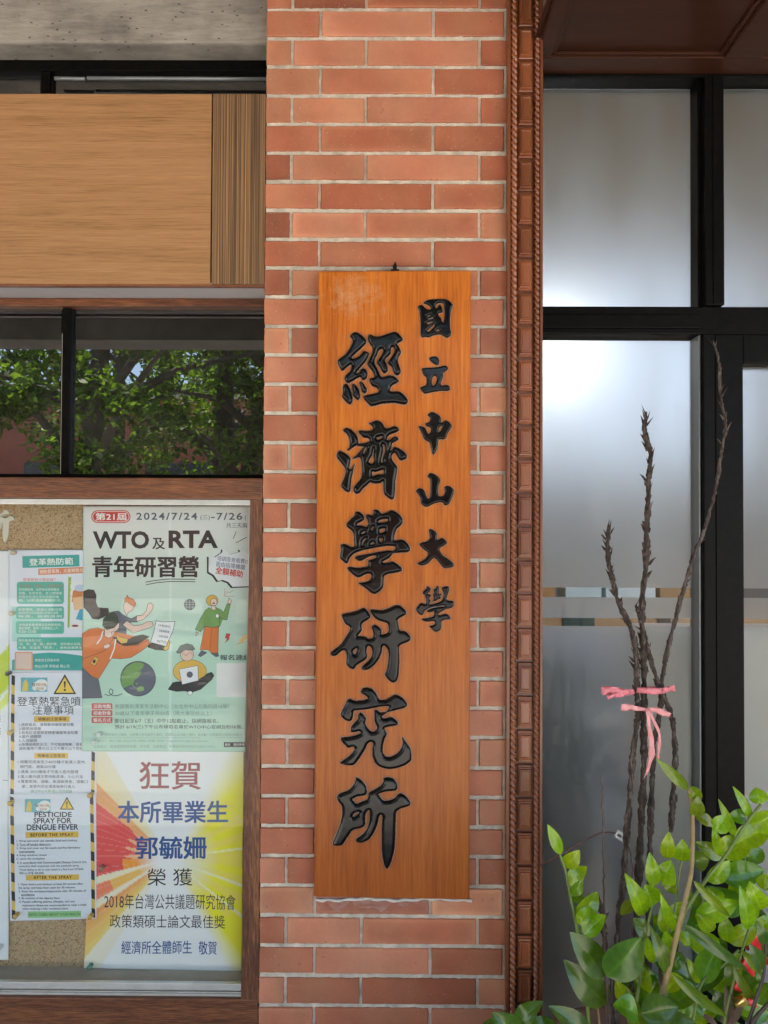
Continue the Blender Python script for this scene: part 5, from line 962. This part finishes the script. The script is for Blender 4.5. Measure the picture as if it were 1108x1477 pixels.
# ------------------------------------------------------------ plants
def stalk(name, pts, w, mat, label, Y, group=None, spikes=0, spike_to=1.0, cat='dry stalk', node=.27):
    r_ = random.Random(hash(label) % 999 if False else len(label)); 
    pp = [P(a, b_, Y) for a, b_ in pts]; sp = spline(pp, 14); n_ = len(sp); s1 = pxm(Y)
    ws = w if hasattr(w, '__len__') else (w, w); rs = [(ws[0]+(ws[1]-ws[0])*i/(n_-1))*s1/2*(1+node*(.6*math.sin(i*.31+1)+.5*math.sin(i*.83)+.25*r_.uniform(-1, 1)))*min(1, .25+i/9) for i in range(n_)]
    sp = [p+Vector((r_.gauss(0, .0005), r_.gauss(0, .0006), 0)) for p in sp]
    o = empty(name, sp[-1], label, cat, group); mb = MB(); mb.tube(sp, rs, 10, wob=.15); mb.build('stem', mat, o, smooth=True)
    if spikes:
        mb = MB()
        for k in range(spikes):
            t_ = (k+r_.random())/spikes*spike_to; i = min(n_-2, int(t_*(n_-1))); p = sp[i]; up = (sp[i]-sp[i+1]).normalized()
            an = r_.uniform(0, 6.28); sd = Vector((math.cos(an), math.sin(an)*.8, 0)); L_ = r_.uniform(6, 15)*s1; rad_ = rs[i]
            L_ *= 1.25-.5*t_/max(spike_to, .01)
            q0 = p+sd*rad_*.6; tip = q0+up*L_*.8+sd*L_*r_.uniform(.25, .7); w_ = up.cross(sd).normalized()*rad_*.75
            mb.add([q0-w_, q0+w_, q0+up*rad_*1.6+w_*.4+sd*rad_*.6, tip, q0-up*rad_*.7+sd*rad_*.9], [(0, 4, 1), (0, 2, 3), (4, 3, 1), (1, 3, 2), (0, 3, 4), (0, 1, 2)])
        mb.build('scale_leaves', mat, o)
    return o
SYY = -.2
g_ = 'dry stalks tied together'
stalk('dry_stalk', [(932,594),(930,626),(938,653),(936,687),(935,720),(933,761),(933,801),(927,862),(926,905),(929,953),(929,1001),(928,1037),(929,1083),(927,1144),(924,1205),(921,1280),(915,1400),(912,1500)], (6.5, 10.5), M['drybark'], 'tallest straight dark dry stalk with scaly tip in the middle of the bundle', SYY, g_, 64, .55)
stalk('dry_stalk', [(878,756),(877,785),(878,810),(884,837),(893,871),(907,898),(915,926),(918,959),(919,1001),(920,1030),(914,1080),(909,1144),(904,1205),(899,1272),(891,1345),(888,1500)], (6.5, 9), M['drybark'], 'left dry stalk bending inwards, with a curled scaly tip', SYY-.012, g_, 48, .55)
stalk('dry_stalk', [(1029,491),(1037,522),(1040,571),(1046,610),(1041,650),(1030,715),(1014,770),(1002,798),(990,837),(977,883),(965,929),(956,975),(953,1016),(949,1040),(943,1075),(941,1114),(939,1175),(937,1254),(934,1500)], (3.2, 9), M['palebark'], 'long thin pale dry stalk leaning right across the black mullion', SYY+.014, g_, 34, .5)
stalk('dry_stalk', [(928,905),(933,929),(941,959),(950,987),(959,1007),(971,1046),(974,1095),(971,1144),(968,1200)], (6, 8), M['drybark'], 'short dark dry stalk right of the bundle, broken off above the leaves', SYY-.004, g_, 16, 1)
stalk('dry_stalk', [(917,872),(921,884),(926,900),(927,930)], (5, 7), M['drybark'], 'stubby dry side shoot beside the tallest stalk', SYY-.01, g_, 5, .6)
stalk('dry_stalk', [(864,1296),(868,1320),(872,1352),(876,1400),(880,1500)], (8, 9), M['drybark'], 'short dark dry stub low between the green leaves', SYY-.03, g_, 6, .5)
stalk('plant_stick', [(868,1113),(870,1200),(871,1300),(873,1400),(876,1500)], (2.4, 2.8), simple('brown_stick', (.08, .045, .035), .6), 'thin brown stick standing upright in the planter', SYY-.06, None, 0, cat='stick', node=.03)
# ribbons
pink = simple('pink_plastic_ribbon', (.62, .17, .2), .45, bump=.4, bscale=110, var=.35, vscale=90); pink2 = simple('pale_pink_ribbon', (.72, .29, .29), .45, bump=.4, bscale=70, var=.2, vscale=60)
def strip(mb, pts, ws, Y, dy=None, fold=.002):
    n_ = len(pts); vs = []
    sp = spline([Vector((a, b_, 0)) for a, b_ in pts], 5); N_ = len(sp)
    for i, p in enumerate(sp):
        t_ = i/(N_-1)*(n_-1); k = min(int(t_), n_-2); w = ws[k]+(ws[k+1]-ws[k])*(t_-k)
        d = (sp[min(i+1, N_-1)]-sp[max(i-1, 0)]); d.normalize(); nx, ny = -d.y, d.x
        yy_ = Y+(dy(i/(N_-1)) if dy else 0)
        for s in (-1, -.33, .33, 1):
            q = P(p.x+nx*w/2*s, p.y+ny*w/2*s, yy_); q.y += fold*math.sin(i*.9+s*2.2)*abs(s); vs.append(q)
    mb.add(vs, [(i*4+k, i*4+k+1, i*4+k+5, i*4+k+4) for i in range(N_-1) for k in range(3)])
rb = empty('pink_ribbon', P(937, 996, SYY-.03), 'deep pink ribbon tied round the dry stalks, upper of two', 'ribbon', 'ribbons round the dry stalks')
mb = MB(); strip(mb, [(914,995),(930,996),(945,997),(959,996)], [7,8.5,9,9], SYY, lambda t: -.026+.02*(2*t-1)**4, .001); strip(mb, [(914,996),(930,994),(945,994),(960,995)], [8,8,8,8], SYY, lambda t: .026-.02*(2*t-1)**4, .001)
o = mb.build('band', pink, rb, smooth=True); o.modifiers.new('thickness', 'SOLIDIFY').thickness = .00025
for a in (([(915,997),(900,998),(884,996),(868,996)], [5,9,12,12], SYY-.024, lambda t: -.01*t, .0045), ([(915,998),(902,1001),(888,1003),(876,1006)], [4,7,6,5], SYY-.022, lambda t: -.014*t, .003), ([(957,995),(965,994),(974,992)], [6,8,9], SYY-.02, None, .002)):
    mb = MB(); strip(mb, *a); o = mb.build('loose_end', pink, rb, smooth=True); o.modifiers.new('thickness', 'SOLIDIFY').thickness = .00025
rb = empty('pink_ribbon', P(935, 1024, SYY-.03), 'pale pink ribbon with long hanging ends tied round the dry stalks, lower of two', 'ribbon', 'ribbons round the dry stalks')
mb = MB(); strip(mb, [(896,1020),(908,1020),(920,1022),(933,1024)], [10,9,6,5], SYY-.03, lambda t: -.006*(1-t), .002); strip(mb, [(933,1023),(946,1024),(957,1028),(967,1032)], [4,8,9,7], SYY-.03, lambda t: -.004*t, .002)
o = mb.build('band', pink2, rb, smooth=True); o.modifiers.new('thickness', 'SOLIDIFY').thickness = .00025
for a in (([(934,1022),(937,1050),(940,1072),(940,1088),(936,1106),(929,1123)], [5,6,8,9,4,1.5], SYY-.034, lambda t: -.006*math.sin(t*3), .002), ([(936,1024),(943,1040),(951,1058),(951,1075),(949,1094)], [4,5,4,5,4], SYY-.03, lambda t: -.006*math.sin(t*3), .002)):
    mb = MB(); strip(mb, *a); o = mb.build('loose_end', pink2, rb, smooth=True); o.modifiers.new('thickness', 'SOLIDIFY').thickness = .00025
# cable and clip
cpts = [(770,1252),(782,1247),(790,1243),(806,1234),(829,1221),(848,1209),(869,1201),(887,1202),(900,1212),(908,1225),(912,1248),(912,1269),(910,1294),(910,1340),(908,1500)]
mb = MB(); sp = spline([P(a, b_, -.15 if a > 800 else -.15+(800-a)*.006) for a, b_ in cpts], 6); mb.tube(sp, .0017, 7); o = mb.build('cable', simple('brown_cable', (.12, .06, .055), .4), smooth=True); tag(o, 'thin brown cable arching from the trim into the plants', 'cable')
mb = MB(); p = P(895, 1205, -.155); ca, sa = math.cos(.55), math.sin(.55)
for (a0, a1, b0_, b1, c0, c1) in ((-.008, .008, -.006, .004, .003, .0065), (-.008, .008, -.006, .004, -.0075, -.004), (-.008, -.005, .0005, .004, -.004, .003), (.005, .008, .0005, .004, -.004, .003)):
    m2 = MB().box(a0, a1, b0_, b1, c0, c1, b=.0006); m2.v = [(p.x+x*ca+z*sa, p.y+y, p.z-x*sa+z*ca) for x, y, z in m2.v]; mb.add(m2.v, m2.f)
o = mb.build('cable_clip', M['white']); tag(o, 'small white plastic clip holding the thin cable', 'clip')

def leaf(mb, base, tip, w, Y, col, rn, curl=None, tiltx=None, cup=None):
    b_ = P(*base, Y); t_ = P(*tip, Y+rn.uniform(-.012, .012)); d = t_-b_; L_ = d.length; d.normalize(); W2 = w*pxm(Y)/2
    vw = (b_-CAM).normalized(); s = d.cross(vw).normalized(); nrm = s.cross(d).normalized()
    if nrm.dot(vw) > 0: nrm = -nrm
    up = rn.uniform(-.35, .55) if tiltx is None else tiltx
    s2 = (s*math.cos(up)+nrm*math.sin(up)).normalized(); n2 = d.cross(s2).normalized()
    if n2.dot(vw) > 0: n2 = -n2
    W2 = W2/max(.55, math.cos(up)); cv = (rn.uniform(.03, .16) if curl is None else curl)*L_; fo = rn.uniform(.12, .38) if cup is None else cup
    vs = []; NS = 12; cols = []
    for i in range(NS+1):
        t = i/NS; wt = math.sin(math.pi*min(1, t**.82))**(.66 if t < .44 else .8) if 0 < t < 1 else .0
        wt = max(wt, .03); c_ = b_+d*L_*t+n2*(cv*math.sin(math.pi*t))
        for k in (-1, -.6, -.08, .08, .6, 1):
            vs.append(c_+s2*(W2*wt*k)+n2*(fo*W2*wt*(abs(k)**1.4)))
    fs = []
    for i in range(NS):
        for k in range(5):
            f = (i*6+k, i*6+k+1, i*6+k+7, i*6+k+6); q = 1.25 if k == 2 else (1.06 if (i+k) % 2 else .96)
            mb.add([], []); mb.f.append(tuple(x+0 for x in f)); mb.m.append(0); mb.c.append(tuple(min(1.6, x*q) for x in col)); fs.append(f)
    o_ = len(mb.v); 
    for j in range(len(fs)): mb.f[len(mb.f)-len(fs)+j] = tuple(x+o_ for x in fs[j])
    mb.v += [tuple(v) for v in vs]
BR, MD, OL, DK, GR, YW = (1, 1, 1), (.42, .55, .9), (.62, .55, .9), (.26, .33, 3.6), (.42, .42, 7), (2.2, 1.15, 1.2)
rn = random.Random(11)
def plant(name, label, stems, leaves, Y, cat='plant', group=None, smooth=True):
    b_ = P(*stems[0][0][-1], Y); t = empty(name, (b_.x, Y, 0.36), label, cat, group)
    for pts, w, mat, yo in stems:
        sp = spline([P(a, c_, Y+yo) for a, c_ in pts], 6); n_ = len(sp); s1 = pxm(Y+yo)
        MB().tube(sp, [(w*.6+(w*.4)*i/(n_-1))*s1/2 for i in range(n_)], 8, wob=.04).build('stem', mat, t, smooth=True)
    for lv in leaves:
        mb = MB(); base, tip, w, col = lv[:4]; yo = lv[4] if len(lv) > 4 else rn.uniform(-.03, .03)
        leaf(mb, base, tip, w*1.08, Y+yo, tuple(c_*rn.uniform(.88, 1.1) for c_ in col), rn); o = mb.build('leaf', M['leaf'], t, smooth=True, colattr=True)
    return t
gs, ts, ds = M['greenstem'], M['stem'], M['darkstem']
plant('glossy_leaf_plant', 'slim bright green shoot with paired leaves in front of the carved trim', [([(795,1196),(807,1231),(815,1254),(823,1294),(833,1342),(845,1420),(852,1520)], 5, gs, 0)],
 [((809,1232),(790,1189),16,BR),((813,1250),(836,1226),21,BR),((821,1277),(847,1250),22,BR),((824,1291),(840,1268),15,MD),((831,1320),(862,1286),23,BR),((835,1334),(850,1306),17,BR),((826,1300),(842,1284),14,MD,.02),((843,1348),(874,1320),25,BR),((838,1345),(866,1330),16,MD,.02)], -.30)
plant('glossy_leaf_plant', 'dark green shoot with three large bluish leaves low beside the trim', [([(872,1392),(875,1420),(877,1447),(879,1480),(880,1530)], 5, ds, 0), ([(861,1440),(865,1480),(868,1530)], 4, ts, .02)],
 [((872,1408),(822,1344),37,DK),((875,1408),(925,1352),45,DK),((875,1448),(813,1384),39,DK),((852,1492),(791,1451),27,DK),((930,1490),(904,1423),25,GR),((920,1464),(884,1450),30,MD),((925,1462),(978,1452),44,DK),((958,1482),(1004,1476),30,DK),((972,1464),(934,1440),40,DK,.02)], -.40)
plant('glossy_leaf_plant', 'low dark leafy shoot covering the foot of the carved trim', [([(742,1476),(744,1500),(745,1540)], 5, ds, 0)],
 [((745,1490),(709,1460),32,DK),((745,1484),(784,1444),25,DK),((758,1492),(802,1474),27,DK),((738,1497),(697,1475),27,DK),((748,1497),(735,1462),24,MD,.03)], -.42)
FILL = []; rf = random.Random(5)
for k in range(34):
    bx = rf.uniform(905, 1105); by = rf.uniform(1290, 1475)
    if by < 1475-(bx-880)*1.6 and bx < 960: continue
    an = rf.gauss(-1.57, .95); L_ = rf.uniform(48, 72)
    FILL.append(((bx, by), (bx+math.cos(an)*L_, by+math.sin(an)*L_), rf.uniform(22, 34), (.9, .95, 1) if rf.random() < .12 else (.26, .4, .9), rf.uniform(.06, .18)))
plant('glossy_leaf_plant', 'bright green plant with a tan woody stalk in front of the black mullion',
 [([(994,1138),(999,1176),(999,1220),(997,1258),(988,1300),(976,1350),(963,1406),(943,1476),(930,1530)], 9, ts, -.05), ([(1098,1160),(1075,1190),(1046,1235),(1019,1268),(990,1314),(972,1370),(958,1440),(950,1530)], 7, gs, -.02), ([(943,1300),(932,1345),(925,1400),(915,1470),(912,1530)], 6, gs, .03), ([(1066,1370),(1040,1395),(1012,1418),(1000,1470),(990,1530)], 5, gs, -.02), ([(983,1240),(975,1300),(960,1380),(950,1530)], 4, gs, .03), ([(1080,1340),(1062,1400),(1045,1470),(1040,1530)], 5, gs, .0)],
 [((928,1320),(901,1259),23,BR),((941,1307),(930,1275),29,BR),((943,1278),(937,1229),19,BR),((959,1275),(968,1240),28,BR),((962,1238),(965,1199),19,BR),((983,1242),(985,1210),23,BR),
  ((993,1139),(946,1094),15,OL,-.05),((994,1135),(1013,1151),17,OL,-.05),((1003,1178),(1006,1148),19,OL,-.05),((1003,1175),(1029,1191),15,OL,-.05),((1030,1199),(1047,1176),23,BR),((1060,1206),(1036,1152),12,BR),((1083,1181),(1057,1134),12,BR),((1076,1178),(1048,1178),19,MD),((1097,1160),(1090,1136),24,BR),((1078,1190),(1119,1170),27,BR),((1060,1218),(1113,1190),31,BR),((1042,1236),(1083,1214),31,BR),((1040,1226),(1054,1204),19,BR),((1042,1237),(1002,1214),20,OL),((1041,1233),(1028,1194),15,BR),
  ((1038,1263),(1103,1255),33,MD,.03),((1000,1270),(1054,1323),12,OL,-.05),((1001,1241),(1023,1240),25,GR,.0),((1020,1271),(1053,1241),21,BR),((1003,1322),(1067,1300),27,BR),((1030,1342),(1004,1317),20,BR),((1050,1358),(1045,1319),21,BR),((1078,1341),(1067,1277),20,BR),((1098,1312),(1081,1271),28,BR),((1085,1300),(1109,1341),12,DK),((1102,1284),(1106,1260),19,BR),((1050,1358),(1093,1337),25,BR),((985,1333),(1079,1399),15,DK,-.06),
  ((1012,1417),(1037,1363),31,MD),((1011,1418),(990,1381),14,BR),((1053,1423),(1052,1381),14,MD),((1058,1394),(1089,1443),12,GR,-.04),((970,1405),(1050,1467),14,GR,-.06),((985,1411),(959,1431),22,YW,-.03),((1003,1424),(957,1440),27,MD),((1006,1429),(961,1453),25,MD),((962,1404),(937,1334),17,GR,-.05),((966,1366),(959,1343),15,BR),((1020,1452),(999,1440),17,MD),
  *FILL, ((965,1346),(954,1304),27,BR,.04),((973,1341),(953,1289),14,BR),((936,1351),(913,1324),21,OL),((941,1389),(934,1351),13,BR),((905,1441),(888,1414),21,BR),((995,1363),(979,1343),17,BR),((925,1392),(938,1432),20,BR,.04),((1000,1350),(1024,1376),18,BR,.03),((985,1375),(968,1400),18,MD,.04),((1092,1345),(1112,1318),20,BR,.03),((1070,1322),(1094,1300),20,BR,.04),((1042,1300),(1020,1280),17,BR,.04),((950,1385),(970,1352),22,BR,.04),((1010,1305),(990,1285),18,MD,.05),((930,1440),(950,1415),22,MD,.04),((990,1470),(1015,1440),20,MD,.03),((968,1330),(985,1300),22,BR,.05),((955,1262),(975,1290),16,BR,.05),((1100,1225),(1075,1245),20,MD,.05),((915,1300),(895,1320),15,OL,.05)], -.33, smooth=True)
plant('dark_stem_plant', 'dark purple stemmed plant with narrow dull leaves at the right edge', [([(1104,1340),(1102,1403),(1090,1442),(1076,1490),(1068,1540)], 6, ds, 0), ([(1125,1428),(1104,1452),(1084,1480),(1074,1540)], 7, ds, -.01)],
 [((1103,1362),(1092,1332),15,DK),((1099,1399),(1080,1361),19,DK),((1098,1403),(1068,1369),13,OL),((1092,1447),(1114,1419),23,MD),((1097,1415),(1091,1396),12,MD),((1105,1380),(1120,1350),18,DK),((1085,1465),(1110,1460),18,MD)], -.38)
# dried leaves + red ornament
t = empty('dried_leaves', P(1050, 1470, -.3), 'curled dry brown leaves at the base of the plants', 'dead leaves'); mb = MB()
for a in (((1052,1480),(1046,1420),13),((1046,1480),(1058,1424),12),((1040,1475),(1060,1450),10),((1035,1480),(1010,1462),8),((1055,1478),(1070,1440),9),((960,1440),(950,1395),10)): leaf(mb, *a, -.29+rn.uniform(-.02, .02), (1, 1, 1), rn)
mb.build('leaf', simple('dry_leaf', (.1, .062, .038), .7, var=.3, vscale=40), t, smooth=True)
ro = empty('festive_ornament', P(1085, 1400, -.27), 'red and gold festive bow half hidden among the leaves', 'ornament')
mb = MB(); strip(mb, [(1074,1366),(1086,1358),(1097,1372),(1103,1392)], [16,24,26,14], -.27, lambda t: -.02*math.sin(t*6), .004); strip(mb, [(1066,1384),(1078,1392),(1090,1404)], [10,18,10], -.268, lambda t: -.02*math.sin(t*5), .004); strip(mb, [(1058,1414),(1066,1424),(1074,1430)], [12,14,8], -.275, lambda t: -.015*math.sin(t*5), .004); strip(mb, [(1078,1440),(1086,1448),(1090,1460)], [8,10,8], -.275, None, .004)
o = mb.build('red_bow', simple('red_satin', (.6, .02, .025), .35, bump=.3, bscale=60), ro, smooth=True); o.modifiers.new('thickness', 'SOLIDIFY').thickness = .0008
mb = MB(); strip(mb, [(1062,1436),(1070,1448),(1082,1456),(1090,1470)], [14,18,16,10], -.272, lambda t: -.02*math.sin(t*6), .006)
o = mb.build('gold_tail', simple('gold_foil', (.62, .42, .12), .3, metal=.8, bump=.6, bscale=50), ro, smooth=True); o.modifiers.new('thickness', 'SOLIDIFY').thickness = .0008
# planters (below the picture)
def pot(x, y, r, h, label):
    mb = MB(); n_ = 32; prof = [(r*.72, 0), (r*.98, h-.03), (r*1.05, h-.03), (r*1.05, h), (r*.95, h), (r*.93, h-.05), (0.001, h-.05)]; vs = []; fs = []
    for a, z_ in prof: vs += [(x+a*math.cos(2*math.pi*k/n_), y+a*math.sin(2*math.pi*k/n_), z_) for k in range(n_)]
    for l in range(len(prof)-1):
        for k in range(n_): fs.append((l*n_+k, l*n_+(k+1) % n_, (l+1)*n_+(k+1) % n_, (l+1)*n_+k))
    mb.add(vs, fs); o = mb.build('planter', simple('planter_glaze', (.2, .1, .07), .4), smooth=True); tag(o, label, 'planter', 'planters below the picture')
pot(P(930, 1477, -.3).x, -.3, .19, .5, 'round planter holding the dry stalks, below the picture'); pot(P(1085, 1477, -.33).x+.12, -.33, .17, .48, 'round planter at the right, below the picture'); pot(P(745, 1477, -.42).x, -.42, .12, .46, 'round planter at the foot of the carved trim, below the picture')
